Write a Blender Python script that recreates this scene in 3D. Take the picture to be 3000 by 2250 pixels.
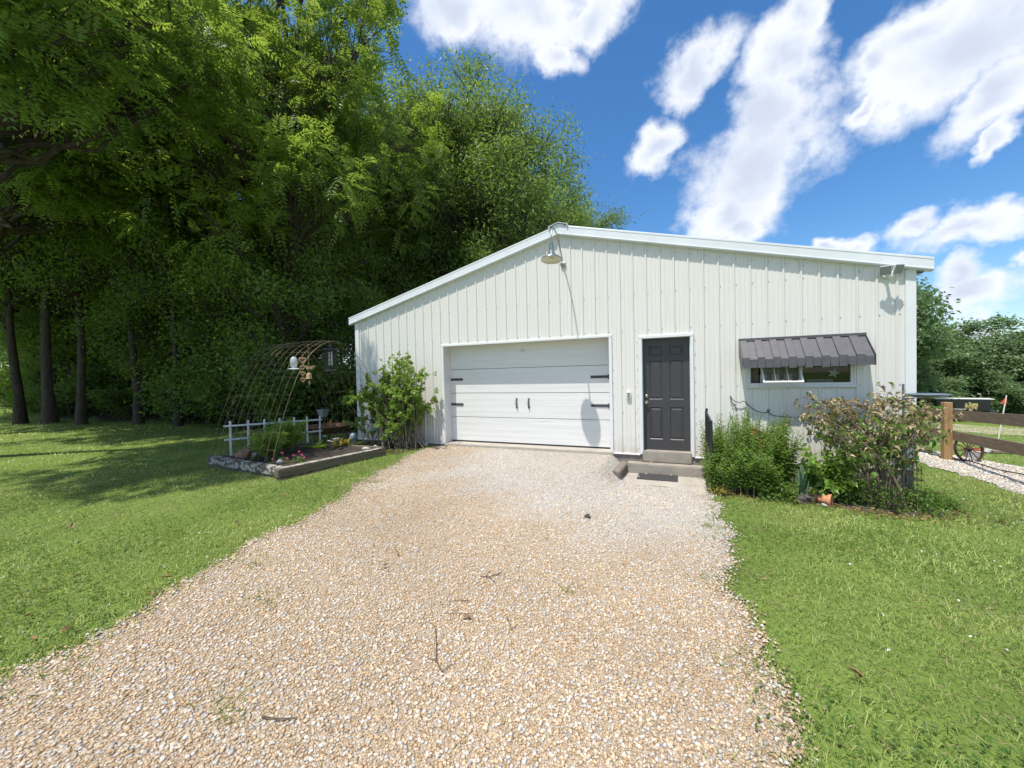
import bpy, bmesh, math, random
import numpy as np
from mathutils import Vector, Matrix

random.seed(7)
RNG = np.random.default_rng(11)
for o in list(bpy.data.objects):
    bpy.data.objects.remove(o, do_unlink=True)
S = bpy.context.scene
COL = S.collection

# ------------------------------------------------------------------ camera
CAM = np.array([6.8331, -7.3168, 1.4557]); YAW, PITCH, ROLL, FOC = -.3973, -.0193, -.0216, 1127.0
cy, sy, cp, sp, cr, sr = math.cos(YAW), math.sin(YAW), math.cos(PITCH), math.sin(PITCH), math.cos(ROLL), math.sin(ROLL)
FW = np.array([sy*cp, cy*cp, sp]); _r = np.array([cy, -sy, 0]); _u = np.cross(_r, FW)
RT = _r*cr+_u*sr; UP = _u*cr-_r*sr
cam = bpy.data.objects.new('camera', bpy.data.cameras.new('camera')); COL.objects.link(cam)
cam.matrix_world = Matrix(((RT[0], UP[0], -FW[0], CAM[0]), (RT[1], UP[1], -FW[1], CAM[1]), (RT[2], UP[2], -FW[2], CAM[2]), (0, 0, 0, 1)))
cam.data.sensor_width = 36; cam.data.lens = FOC/3000*36; cam.data.clip_end = 2000; cam.data.clip_start = .05
S.camera = cam
S.view_settings.view_transform = 'Standard'; S.view_settings.look = 'None'
S.view_settings.exposure = 0.34; S.view_settings.gamma = 1; S.view_settings.use_curve_mapping = False

# ------------------------------------------------------------------ sun and sky
SUN = Vector((-.385, -1, 2.75)).normalized()
sl = bpy.data.lights.new('sun', 'SUN'); sl.energy = 4.6; sl.angle = math.radians(.53); sl.color = (1, .95, .86)
so = bpy.data.objects.new('sun', sl); COL.objects.link(so)
so.rotation_euler = (-SUN).to_track_quat('-Z', 'Y').to_euler(); so.location = (0, -10, 30)

W = bpy.data.worlds.new("World"); S.world = W; W.use_nodes = True
nt = W.node_tree; nt.nodes.clear()
def N(t, **k):
    n = nt.nodes.new(t)
    for a, v in k.items(): setattr(n, a, v)
    return n
def L(a, b): nt.links.new(a, b)
def mth(op, a, b=None, c=None, clamp=False):
    n = N('ShaderNodeMath', operation=op); n.use_clamp = clamp
    for i, v in enumerate((a, b, c)):
        if v is None: continue
        if isinstance(v, (int, float)): n.inputs[i].default_value = v
        else: L(v, n.inputs[i])
    return n.outputs[0]
sky = N('ShaderNodeTexSky', sky_type='NISHITA', sun_disc=False)
sky.sun_elevation = math.asin(SUN.z); sky.sun_rotation = math.atan2(SUN.x, SUN.y)
sky.air_density = 1.0; sky.dust_density = .9; sky.ozone_density = 3.0; sky.altitude = 200
hs = N('ShaderNodeHueSaturation'); hs.inputs['Saturation'].default_value = 1.28; hs.inputs['Value'].default_value = 1.45
L(sky.outputs[0], hs.inputs['Color'])
tc = N('ShaderNodeTexCoord'); D = tc.outputs['Generated']
def noise(scale, detail, vec=D, rough=.58):
    n = N('ShaderNodeTexNoise'); n.inputs['Scale'].default_value = scale; n.inputs['Detail'].default_value = detail
    n.inputs['Roughness'].default_value = rough; L(vec, n.inputs['Vector']); return n
nw = noise(7.5, 5)
vs = N('ShaderNodeVectorMath', operation='SUBTRACT'); L(nw.outputs['Color'], vs.inputs[0]); vs.inputs[1].default_value = (.5, .5, .5)
vm = N('ShaderNodeVectorMath', operation='SCALE'); L(vs.outputs[0], vm.inputs[0]); vm.inputs['Scale'].default_value = .13
va = N('ShaderNodeVectorMath', operation='ADD'); L(D, va.inputs[0]); L(vm.outputs[0], va.inputs[1]); DW = va.outputs[0]
# cumulus clouds: direction, then the two inverse half-axes of each puff
PUFFS = [(-0.352, 0.642, 0.681, 8.803, 3.993, 0.052, -6.645, 10.818, -14.388), (-0.236, 0.701, 0.673, 7.315, 2.429, -0.703, -3.674, 9.528, -11.951), (-0.125, 0.734, 0.668, 14.288, 3.772, -2.209, -2.905, 13.996, -16.674), (-0.21, 0.745, 0.633, 14.366, 7.57, -4.941, -18.408, 12.434, -21.514), (0.15, 0.904, 0.399, 8.445, -0.927, -2.336, 0.422, 3.008, -8.225), (0.1, 0.934, 0.342, 15.323, -0.995, -3.223, 0.417, 5.632, -16.96), (0.163, 0.862, 0.48, 12.622, -6.312, 6.018, 8.512, 3.876, -10.905), (0.183, 0.819, 0.544, 9.641, -9.074, 9.504, 12.995, 4.036, -11.376), (0.05, 0.817, 0.572, 15.5, 1.5, -3.9, 0.33, 11.6, -17.2), (0.2, 0.793, 0.576, 25.627, -0.176, -9.538, 2.894, 12.109, -18.551), (-0.02, 0.883, 0.464, 12.8, -1.2, 2.6, 9.6, 10.9, -20.5), (0.126, 0.942, 0.311, 16.702, -1.635, -3.443, 0.919, 9.019, -29.285), (0.398, 0.785, 0.474, 8.128, -2.067, -4.466, 2.51, 4.924, -11.331), (0.352, 0.788, 0.506, 14.136, -2.426, -7.034, 3.349, 7.54, -15.06), (0.311, 0.817, 0.485, 25.408, -13.054, 4.665, 16.636, 9.402, -27.549), (0.447, 0.804, 0.392, 18.912, -6.382, -9.772, 3.172, 5.631, -16.462), (0.464, 0.816, 0.344, 47.127, -17.865, -22.582, 5.134, 8.895, -29.465), (0.296, 0.85, 0.435, 20.904, -14.303, 12.586, 28.805, 9.902, -40.068), (0.44, 0.871, 0.217, 13.159, -5.727, -5.952, 1.338, 7.143, -33.629), (0.395, 0.886, 0.241, 27.369, -10.51, -8.289, 3.767, 8.524, -39.529), (0.449, 0.885, 0.125, 16.055, -8.254, -3.288, 1.557, 3.015, -30.984), (0.436, 0.886, 0.157, 29.279, -13.741, -6.886, 1.948, 3.934, -30.713), (0.306, 0.923, 0.234, 18.367, -4.476, -8.518, -3.706, 14.266, -53.455), (0.279, 0.927, 0.251, 35.919, -9.06, -8.519, 3.455, 12.295, -51.194), (0.454, 0.888, 0.073, 30.305, -15.706, -4.134, 1.79, 3.397, -58.941), (0.494, 0.855, 0.161, 65.179, -34.837, -18.046, 6.254, 10.461, -78.018), (-0.743, 0.465, 0.482, 9.596, 10.48, 3.637, -7.567, 4.015, -16.582), (-0.897, 0.263, 0.355, 13.613, 28.751, 11.714, -6.065, 1.182, -17.628)]
best = None
for P in PUFFS:
    s = N('ShaderNodeVectorMath', operation='SUBTRACT'); L(DW, s.inputs[0]); s.inputs[1].default_value = P[:3]
    d1 = N('ShaderNodeVectorMath', operation='DOT_PRODUCT'); L(s.outputs[0], d1.inputs[0]); d1.inputs[1].default_value = P[3:6]
    d2 = N('ShaderNodeVectorMath', operation='DOT_PRODUCT'); L(s.outputs[0], d2.inputs[0]); d2.inputs[1].default_value = P[6:9]
    r2 = mth('MULTIPLY_ADD', d1.outputs['Value'], d1.outputs['Value'], mth('MULTIPLY', d2.outputs['Value'], d2.outputs['Value']))
    best = r2 if best is None else mth('MINIMUM', best, r2)
puff = mth('MULTIPLY_ADD', mth('SQRT', best), -.95, 1.0)
# the rest of the sky, past the frame, carries the same broken cumulus
nz = noise(3.2, 6); dt = N('ShaderNodeVectorMath', operation='DOT_PRODUCT'); L(D, dt.inputs[0]); dt.inputs[1].default_value = tuple(FW)
mr = N('ShaderNodeMapRange'); mr.inputs['From Min'].default_value = .62; mr.inputs['From Max'].default_value = .45; L(dt.outputs['Value'], mr.inputs['Value'])
gen = mth('MULTIPLY', mr.outputs[0], mth('MULTIPLY_ADD', nz.outputs['Fac'], 5.0, -2.6))
puff = mth('MAXIMUM', puff, mth('ADD', gen, mth('MULTIPLY_ADD', mr.outputs[0], 3.0, -3.0)))
nf = noise(9, 11, rough=.62)
dens = mth('MULTIPLY_ADD', mth('SUBTRACT', nf.outputs['Fac'], .5), 1.75, puff)
mc = N('ShaderNodeMapRange', interpolation_type='SMOOTHSTEP'); mc.inputs['From Min'].default_value = -.22; mc.inputs['From Max'].default_value = .50; L(dens, mc.inputs['Value'])
cov = mth('POWER', mc.outputs[0], 1.0)
# thin edges white-blue, thick middle a little greyer
ng = noise(5, 6)
gr = N('ShaderNodeMapRange', interpolation_type='SMOOTHSTEP'); gr.inputs['From Min'].default_value = .2; gr.inputs['From Max'].default_value = 1.0
L(mth('ADD', puff, mth('MULTIPLY_ADD', ng.outputs['Fac'], 1.8, -.95)), gr.inputs['Value'])
cm = N('ShaderNodeMix', data_type='RGBA'); L(gr.outputs[0], cm.inputs['Factor'])
cm.inputs[6].default_value = (7.7, 8.0, 8.7, 1); cm.inputs[7].default_value = (5.3, 5.9, 7.0, 1)
mx = N('ShaderNodeMix', data_type='RGBA'); L(mth('MULTIPLY', cov, .97), mx.inputs['Factor']); L(hs.outputs[0], mx.inputs[6]); L(cm.outputs[2], mx.inputs[7])
bg = N('ShaderNodeBackground'); bg.inputs['Strength'].default_value = .104; L(mx.outputs[2], bg.inputs['Color'])
L(bg.outputs[0], N('ShaderNodeOutputWorld').inputs['Surface'])

# ------------------------------------------------------------------ helpers
def tag(o, label=None, cat=None, group=None, kind=None):
    for k, v in (('label', label), ('category', cat), ('group', group), ('kind', kind)):
        if v: o[k] = v
    return o
def empty(name, loc=(0, 0, 0), rz=0):
    o = bpy.data.objects.new(name, None); COL.objects.link(o); o.location = loc; o.rotation_euler = (0, 0, rz); o.empty_display_size = .1
    return o
def thing(name, label, cat, loc=(0, 0, 0), rz=0, group=None): return tag(empty(name, loc, rz), label, cat, group)
def link(name, me, parent=None):
    o = bpy.data.objects.new(name, me); COL.objects.link(o)
    if parent is not None: o.parent = parent
    return o
def npmesh(name, V, F, mats, attrs=None, smooth=False, mi=None):
    V = np.asarray(V, np.float32); F = np.asarray(F, np.int32); n, k = F.shape
    me = bpy.data.meshes.new(name)
    me.vertices.add(len(V)); me.vertices.foreach_set('co', V.ravel())
    me.loops.add(n*k); me.loops.foreach_set('vertex_index', F.ravel())
    me.polygons.add(n); me.polygons.foreach_set('loop_start', np.arange(0, n*k, k, dtype=np.int32))
    me.polygons.foreach_set('loop_total', np.full(n, k, np.int32))
    me.polygons.foreach_set('use_smooth', np.full(n, smooth, bool))
    if mi is not None: me.polygons.foreach_set('material_index', np.asarray(mi, np.int32))
    for m in (mats if isinstance(mats, (list, tuple)) else [mats]): me.materials.append(m)
    for an, (ty, arr) in (attrs or {}).items():
        a = me.attributes.new(an, ty, 'POINT')
        a.data.foreach_set('color' if ty == 'FLOAT_COLOR' else 'value', np.asarray(arr, np.float32).ravel())
    me.update(calc_edges=True); return me
class MB:
    """collects shapes, then links them as ONE mesh object"""
    def __init__(s): s.v = []; s.f = []; s.m = []
    def add(s, V, F, m=0):
        b = len(s.v); s.v += [tuple(p) for p in V]; s.f += [tuple(i+b for i in f) for f in F]; s.m += [m]*len(F); return s
    def box(s, x0, x1, y0, y1, z0, z1, m=0):
        V = [(x, y, z) for x in (x0, x1) for y in (y0, y1) for z in (z0, z1)]
        return s.add(V, [(0, 1, 3, 2), (4, 6, 7, 5), (0, 4, 5, 1), (2, 3, 7, 6), (0, 2, 6, 4), (1, 5, 7, 3)], m)
    def bar(s, a, b, w, h, up=(0, 0, 1), m=0):
        a = Vector(a); b = Vector(b); d = (b-a).normalized(); u = Vector(up); sx = d.cross(u)
        if sx.length < 1e-4: sx = d.cross(Vector((1, 0, 0)))
        sx.normalize(); u = sx.cross(d)
        V = [p+sx*i*w/2+u*j*h/2 for p in (a, b) for i in (-1, 1) for j in (-1, 1)]
        return s.add(V, [(0, 2, 3, 1), (4, 5, 7, 6), (0, 1, 5, 4), (2, 6, 7, 3), (0, 4, 6, 2), (1, 3, 7, 5)], m)
    def tube(s, pts, r, n=8, m=0, cap=True):
        pts = [Vector(p) for p in pts]; k = len(pts); rs = r if isinstance(r, (list, tuple)) else [r]*k
        ref = None; V = []
        for i, p in enumerate(pts):
            t = (pts[min(i+1, k-1)]-pts[max(i-1, 0)]).normalized()
            if ref is None: ref = t.orthogonal().normalized()
            ref = (ref-t*ref.dot(t))
            ref = ref.normalized() if ref.length > 1e-5 else t.orthogonal().normalized()
            b = t.cross(ref)
            V += [p+(ref*math.cos(2*math.pi*j/n)+b*math.sin(2*math.pi*j/n))*rs[i] for j in range(n)]
        F = [(i*n+j, i*n+(j+1) % n, (i+1)*n+(j+1) % n, (i+1)*n+j) for i in range(k-1) for j in range(n)]
        if cap: F += [tuple(reversed(range(n))), tuple(range((k-1)*n, k*n))]
        return s.add(V, F, m)
    def lathe(s, prof, c=(0, 0, 0), n=24, m=0, axis=None):
        V = []; k = len(prof); R = axis.to_track_quat('Z', 'Y').to_matrix() if axis is not None else Matrix.Identity(3); c = Vector(c)
        for r, z in prof: V += [c+R@Vector((r*math.cos(2*math.pi*j/n), r*math.sin(2*math.pi*j/n), z)) for j in range(n)]
        F = [(i*n+j, i*n+(j+1) % n, (i+1)*n+(j+1) % n, (i+1)*n+j) for i in range(k-1) for j in range(n)]
        return s.add(V, F, m)
    def prism(s, poly, a, b, m=0):
        """polygon of 3-D points swept from offset a to offset b"""
        n = len(poly); a = Vector(a); b = Vector(b)
        V = [Vector(p)+a for p in poly]+[Vector(p)+b for p in poly]
        return s.add(V, [tuple(range(n)), tuple(range(2*n-1, n-1, -1))]+[(i, i+n, (i+1) % n+n, (i+1) % n) for i in range(n)], m)
    def blob(s, c, r, seed=0, rough=.2, n=10, k=6, m=0):
        rg = random.Random(seed); ph = [(rg.uniform(0, 6.3), rg.uniform(0, 6.3), rg.uniform(1, 3.4), rg.uniform(1, 3.4)) for _ in range(4)]
        V = []
        for i in range(k+1):
            th = math.pi*i/k
            for j in range(n):
                f = 2*math.pi*j/n
                q = 1+rough*sum(math.sin(a+c1*th*1.7)*math.cos(b+round(c2)*f) for a, b, c1, c2 in ph)/2
                V.append((c[0]+r[0]*q*math.sin(th)*math.cos(f), c[1]+r[1]*q*math.sin(th)*math.sin(f), c[2]+r[2]*q*math.cos(th)))
        F = [(i*n+j, (i+1)*n+j, (i+1)*n+(j+1) % n, i*n+(j+1) % n) for i in range(k) for j in range(n)]
        return s.add(V, F, m)
    def build(s, name, mats, parent=None, smooth=False, bevel=0, seg=1):
        me = bpy.data.meshes.new(name); me.from_pydata([tuple(p) for p in s.v], [], s.f)
        for m in (mats if isinstance(mats, (list, tuple)) else [mats]): me.materials.append(m)
        if any(s.m): me.polygons.foreach_set('material_index', s.m)
        if bevel or smooth or True:
            bm = bmesh.new(); bm.from_mesh(me); bmesh.ops.recalc_face_normals(bm, faces=bm.faces)
            if bevel: bmesh.ops.bevel(bm, geom=bm.edges[:], offset=bevel, segments=seg, affect='EDGES', clamp_overlap=True)
            bm.to_mesh(me); bm.free()
        if smooth:
            me.polygons.foreach_set('use_smooth', [True]*len(me.polygons))
            try: me.set_sharp_from_angle(angle=math.radians(42))
            except Exception: pass
        me.update(); return link(name, me, parent)

# materials -----------------------------------------------------------------
def newmat(name):
    m = bpy.data.materials.new(name); m.use_nodes = True; t = m.node_tree
    return m, t, t.nodes['Principled BSDF']
def mnode(t, ty, **k):
    n = t.nodes.new(ty)
    for a, v in k.items(): setattr(n, a, v)
    return n
def pm(name, c1, c2=None, scale=6, rough=.6, metal=0, bump=0, bscale=40, stretch=(1, 1, 1), detail=5, spec=.5, lo=.3, hi=.7):
    m, t, b = newmat(name)
    b.inputs['Roughness'].default_value = rough; b.inputs['Metallic'].default_value = metal; b.inputs['Specular IOR Level'].default_value = spec
    tcn = mnode(t, 'ShaderNodeTexCoord'); mp = mnode(t, 'ShaderNodeMapping'); mp.inputs['Scale'].default_value = stretch
    t.links.new(tcn.outputs['Object'], mp.inputs['Vector'])
    if c2 is None: c2 = tuple(c*.82 for c in c1)
    n = mnode(t, 'ShaderNodeTexNoise'); n.inputs['Scale'].default_value = scale; n.inputs['Detail'].default_value = detail; t.links.new(mp.outputs[0], n.inputs['Vector'])
    r = mnode(t, 'ShaderNodeMapRange'); r.inputs['From Min'].default_value = lo; r.inputs['From Max'].default_value = hi; t.links.new(n.outputs['Fac'], r.inputs['Value'])
    x = mnode(t, 'ShaderNodeMix', data_type='RGBA'); x.inputs[6].default_value = (*c1, 1); x.inputs[7].default_value = (*c2, 1)
    t.links.new(r.outputs[0], x.inputs['Factor']); t.links.new(x.outputs[2], b.inputs['Base Color'])
    if bump:
        n2 = mnode(t, 'ShaderNodeTexNoise'); n2.inputs['Scale'].default_value = bscale; n2.inputs['Detail'].default_value = 6; t.links.new(mp.outputs[0], n2.inputs['Vector'])
        bp = mnode(t, 'ShaderNodeBump'); bp.inputs['Strength'].default_value = bump; bp.inputs['Distance'].default_value = .02; t.links.new(n2.outputs['Fac'], bp.inputs['Height']); t.links.new(bp.outputs[0], b.inputs['Normal'])
    return m
def leafmat(name, dark, light, trans, rough=.42, tw=.45):
    """leaf: colour varies leaf by leaf (attribute tint), light also passes through the blade"""
    m, t, b = newmat(name)
    a = mnode(t, 'ShaderNodeAttribute', attribute_name='tint')
    x = mnode(t, 'ShaderNodeMix', data_type='RGBA'); x.inputs[6].default_value = (*dark, 1); x.inputs[7].default_value = (*light, 1)
    t.links.new(a.outputs['Fac'], x.inputs['Factor']); t.links.new(x.outputs[2], b.inputs['Base Color'])
    b.inputs['Roughness'].default_value = rough; b.inputs['Specular IOR Level'].default_value = .45
    tr = mnode(t, 'ShaderNodeBsdfTranslucent'); y = mnode(t, 'ShaderNodeMix', data_type='RGBA'); y.inputs[6].default_value = (*[c*.65 for c in trans], 1); y.inputs[7].default_value = (*trans, 1)
    t.links.new(a.outputs['Fac'], y.inputs['Factor']); t.links.new(y.outputs[2], tr.inputs['Color'])
    ms = mnode(t, 'ShaderNodeMixShader'); ms.inputs['Fac'].default_value = tw
    t.links.new(b.outputs[0], ms.inputs[1]); t.links.new(tr.outputs[0], ms.inputs[2])
    t.links.new(ms.outputs[0], t.nodes['Material Output'].inputs['Surface'])
    return m
def colmat(name, rough=.75, attr='col', spec=.3):
    m, t, b = newmat(name); a = mnode(t, 'ShaderNodeAttribute', attribute_name=attr)
    t.links.new(a.outputs['Color'], b.inputs['Base Color']); b.inputs['Roughness'].default_value = rough; b.inputs['Specular IOR Level'].default_value = spec
    return m

M = {}
M['siding'] = pm('siding', (.73, .712, .67), (.66, .642, .602), 3.5, .42, stretch=(14, 1, .35), bump=.02, bscale=8, lo=.25, hi=.8)
def weather(m):
    """dried mud splash and thin rain streaks with outlines of their own on the lowest hand of the siding"""
    t = m.node_tree; b = t.nodes['Principled BSDF']; old = b.inputs['Base Color'].links[0].from_socket
    tcn = mnode(t, 'ShaderNodeTexCoord'); sx = mnode(t, 'ShaderNodeSeparateXYZ'); t.links.new(tcn.outputs['Object'], sx.inputs[0])
    n = mnode(t, 'ShaderNodeTexNoise'); n.inputs['Scale'].default_value = 9; n.inputs['Detail'].default_value = 8; t.links.new(tcn.outputs['Object'], n.inputs['Vector'])
    ad = mnode(t, 'ShaderNodeMath', operation='MULTIPLY_ADD'); t.links.new(n.outputs['Fac'], ad.inputs[0]); ad.inputs[1].default_value = -.55; t.links.new(sx.outputs['Z'], ad.inputs[2])
    r = mnode(t, 'ShaderNodeMapRange'); r.inputs['From Min'].default_value = -.30; r.inputs['From Max'].default_value = .02; r.inputs['To Min'].default_value = .5; r.inputs['To Max'].default_value = 0; t.links.new(ad.outputs[0], r.inputs['Value'])
    x = mnode(t, 'ShaderNodeMix', data_type='RGBA'); t.links.new(r.outputs[0], x.inputs['Factor']); t.links.new(old, x.inputs[6]); x.inputs[7].default_value = (.42, .36, .28, 1)
    mp = mnode(t, 'ShaderNodeMapping'); mp.inputs['Scale'].default_value = (26, 1, .5); t.links.new(tcn.outputs['Object'], mp.inputs['Vector'])
    n2 = mnode(t, 'ShaderNodeTexNoise'); n2.inputs['Scale'].default_value = 1; n2.inputs['Detail'].default_value = 7; t.links.new(mp.outputs[0], n2.inputs['Vector'])
    r2 = mnode(t, 'ShaderNodeMapRange'); r2.inputs['From Min'].default_value = .58; r2.inputs['From Max'].default_value = .78; r2.inputs['To Max'].default_value = .35; t.links.new(n2.outputs['Fac'], r2.inputs['Value'])
    y = mnode(t, 'ShaderNodeMix', data_type='RGBA'); t.links.new(r2.outputs[0], y.inputs['Factor']); t.links.new(x.outputs[2], y.inputs[6]); y.inputs[7].default_value = (.50, .48, .43, 1)
    t.links.new(y.outputs[2], b.inputs['Base Color'])
weather(M['siding'])
M['trim'] = pm('trim', (.74, .75, .755), (.68, .69, .695), 3, .38, stretch=(1, 1, .6))
M['rake'] = pm('rake', (.74, .765, .79), (.66, .69, .72), 2.5, .36)
M['roof'] = pm('roof', (.55, .57, .58), (.45, .47, .48), 2, .4, .2)
M['gdoor'] = pm('gdoor', (.735, .735, .72), (.675, .675, .66), 2.2, .45, stretch=(.5, 1, 9), bump=.015, bscale=30)
M['jamb'] = pm('jamb', (.66, .66, .64), (.58, .58, .55), 4, .55)
M['iron'] = pm('iron', (.06, .062, .068), (.045, .046, .05), 20, .5)
M['doorpaint'] = pm('doorpaint', (.052, .052, .056), (.045, .045, .05), 9, .36)
M['brass'] = pm('brass', (.62, .56, .44), (.5, .44, .34), 20, .3, .9)
M['steel'] = pm('steel', (.55, .56, .57), (.42, .43, .44), 20, .35, .8)
M['concrete'] = pm('concrete', (.36, .325, .275), (.25, .22, .185), 5, .85, bump=.35, bscale=60)
M['concrete_pale'] = pm('concrete_pale', (.42, .385, .335), (.33, .30, .26), 3.5, .85, bump=.2, bscale=70)
M['foundation'] = pm('foundation', (.26, .235, .20), (.17, .15, .13), 7, .9, bump=.4, bscale=50)
M['tie'] = pm('tie', (.21, .18, .15), (.095, .08, .065), 9, .85, stretch=(1, .12, 1), bump=.6, bscale=26)
M['timber'] = pm('timber', (.165, .135, .095), (.085, .07, .05), 8, .85, stretch=(.25, .25, 3), bump=.4, bscale=30)
M['timber_top'] = pm('timber_top', (.42, .38, .32), (.17, .15, .12), 14, .85, bump=.5, bscale=40, lo=.42, hi=.58)
M['peel'] = pm('peel', (.36, .34, .30), (.08, .07, .058), 9, .8, stretch=(1, 1, 1.6), bump=.5, bscale=30, lo=.47, hi=.53)
M['rubber'] = pm('rubber', (.045, .043, .045), (.035, .034, .036), 40, .8, bump=.3, bscale=200)
M['awning'] = pm('awning', (.105, .10, .112), (.08, .078, .088), 6, .42, stretch=(1, 3, 3))
M['whitewood'] = pm('whitewood', (.74, .77, .80), (.60, .62, .64), 12, .55)
M['whiteplastic'] = pm('whiteplastic', (.80, .80, .79), (.72, .72, .71), 8, .35)
M['green_metal'] = pm('green_metal', (.33, .37, .33), (.27, .31, .28), 12, .25, .75)
M['galv'] = pm('galv', (.42, .42, .41), (.33, .33, .32), 18, .33, .85)
M['lampwhite'] = pm('lampwhite', (.75, .73, .66), (.7, .68, .6), 8, .4)
M['lens'] = pm('lens', (.27, .29, .29), (.23, .25, .25), 30, .25)
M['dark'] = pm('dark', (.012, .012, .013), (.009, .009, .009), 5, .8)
M['black'] = pm('black', (.02, .02, .022), (.014, .014, .016), 20, .45)
M['rust_wire'] = pm('rust_wire', (.25, .19, .135), (.14, .10, .07), 14, .6, .35)
M['copper'] = pm('copper', (.34, .19, .13), (.16, .09, .06), 8, .55, .5)
M['soil'] = pm('soil', (.05, .038, .028), (.028, .02, .014), 9, .95, bump=.9, bscale=45)
M['mulch'] = pm('mulch', (.13, .10, .07), (.035, .028, .02), 26, .95, bump=1, bscale=70)
M['driftwood'] = pm('driftwood', (.30, .19, .11), (.14, .08, .045), 12, .8, bump=.5, bscale=30)
M['stone'] = pm('stone', (.46, .45, .43), (.30, .29, .28), 14, .8, bump=.3, bscale=60)
M['darkrock'] = pm('darkrock', (.10, .085, .075), (.05, .042, .038), 9, .85, bump=.5, bscale=40)
M['brick'] = pm('brick', (.40, .23, .15), (.27, .15, .10), 18, .85, bump=.3, bscale=60)
M['terracotta'] = pm('terracotta', (.55, .24, .13), (.46, .19, .10), 9, .75)
M['bluepot'] = pm('bluepot', (.055, .06, .075), (.04, .043, .055), 8, .4)
M['paleblue'] = pm('paleblue', (.33, .42, .52), (.25, .33, .43), 8, .25)
M['postwood'] = pm('postwood', (.42, .255, .12), (.30, .175, .08), 7, .7, stretch=(4, 4, .5), bump=.25, bscale=22)
M['railwood'] = pm('railwood', (.31, .215, .155), (.20, .135, .095), 8, .8, stretch=(3, .3, 4), bump=.4, bscale=26)
M['railpale'] = pm('railpale', (.30, .20, .15), (.21, .14, .105), 8, .8, stretch=(3, .3, 4), bump=.4, bscale=26)
M['rustwheel'] = pm('rustwheel', (.085, .055, .04), (.05, .034, .026), 16, .7, .3)
M['orange'] = pm('orange', (.85, .13, .035), (.75, .10, .03), 4, .6)
M['orangewood'] = pm('orangewood', (.52, .17, .075), (.38, .12, .05), 10, .7)
M['red'] = pm('red', (.42, .055, .035), (.30, .04, .028), 7, .4)
M['yellow'] = pm('yellow', (.62, .50, .14), (.55, .44, .12), 6, .5)
M['bluegrey'] = pm('bluegrey', (.13, .165, .21), (.10, .13, .17), 7, .3)
M['clay'] = pm('clay', (.45, .30, .16), (.34, .22, .11), 12, .7)
M['plum'] = pm('plum', (.14, .06, .06), (.09, .04, .045), 10, .6)
M['bark'] = pm('bark', (.085, .066, .05), (.032, .025, .019), 10, .95, stretch=(1, 1, .3), bump=1, bscale=24)
M['bark_pale'] = pm('bark_pale', (.17, .14, .105), (.075, .06, .045), 9, .95, stretch=(1, 1, .35), bump=.8, bscale=24)
M['stem'] = pm('stem', (.13, .17, .06), (.09, .11, .045), 12, .8)
M['drystem'] = pm('drystem', (.27, .22, .16), (.13, .10, .07), 14, .85)
M['pink'] = pm('pink', (.78, .22, .34), (.66, .15, .27), 30, .6)
M['white_petal'] = pm('white_petal', (.80, .80, .76), (.72, .72, .68), 20, .6)
M['leaf_walnut'] = leafmat('leaf_walnut', (.05, .10, .018), (.20, .30, .045), (.42, .58, .075))
M['leaf_elm'] = leafmat('leaf_elm', (.04, .085, .018), (.17, .26, .045), (.40, .58, .07))
M['leaf_narrow'] = leafmat('leaf_narrow', (.055, .11, .028), (.17, .25, .06), (.34, .5, .08))
M['leaf_dark'] = leafmat('leaf_dark', (.022, .05, .013), (.15, .23, .045), (.36, .54, .07))  # wide tint contrast: woodland gloom and light flecks put into the leaf colour
M['leaf_far'] = leafmat('leaf_far', (.085, .15, .07), (.19, .28, .125), (.32, .46, .15), tw=.38)  # lightened green: distance haze put into the leaf colour
M['leaf_bush'] = leafmat('leaf_bush', (.11, .20, .035), (.25, .38, .07), (.42, .60, .08))
M['leaf_phlox'] = leafmat('leaf_phlox', (.06, .135, .026), (.17, .29, .055), (.34, .52, .07))
M['leaf_dry'] = leafmat('leaf_dry', (.20, .145, .07), (.56, .46, .27), (.32, .22, .10), tw=.25, rough=.7)
M['leaf_green'] = leafmat('leaf_green', (.065, .14, .025), (.17, .27, .05), (.34, .5, .07))
M['leaf_yellow'] = leafmat('leaf_yellow', (.32, .30, .06), (.50, .42, .13), (.5, .44, .1))
M['leaf_iris'] = leafmat('leaf_iris', (.11, .20, .12), (.18, .28, .17), (.2, .34, .16))
M['grass'] = leafmat('grass', (.11, .185, .032), (.41, .475, .15), (.48, .60, .12), rough=.45, tw=.34)
M['deadleaf'] = leafmat('deadleaf', (.20, .105, .05), (.36, .21, .11), (.2, .1, .04), tw=.15, rough=.8)
M['twig'] = pm('twig', (.13, .095, .065), (.08, .055, .04), 20, .9)
M['pebble'] = colmat('pebble', .72)
M['screw'] = pm('screw', (.30, .29, .27), (.22, .21, .20), 20, .5, .4)
def glassmat():
    m, t, b = newmat('glass'); b.inputs['Base Color'].default_value = (.75, .8, .8, 1); b.inputs['Roughness'].default_value = .03
    tr = mnode(t, 'ShaderNodeBsdfTransparent'); tr.inputs['Color'].default_value = (.82, .85, .85, 1)
    gl = mnode(t, 'ShaderNodeBsdfGlossy'); gl.inputs['Roughness'].default_value = .02
    fr = mnode(t, 'ShaderNodeFresnel'); fr.inputs['IOR'].default_value = 1.5
    x = mnode(t, 'ShaderNodeMixShader'); t.links.new(fr.outputs[0], x.inputs[0]); t.links.new(tr.outputs[0], x.inputs[1]); t.links.new(gl.outputs[0], x.inputs[2])
    t.links.new(x.outputs[0], t.nodes['Material Output'].inputs['Surface']); return m
M['glass'] = glassmat()
def clearjar():
    m, t, b = newmat('jar_glass'); b.inputs['Base Color'].default_value = (.62, .68, .72, 1); b.inputs['Roughness'].default_value = .12; b.inputs['Alpha'].default_value = .72
    return m
M['jar'] = clearjar()

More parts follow.
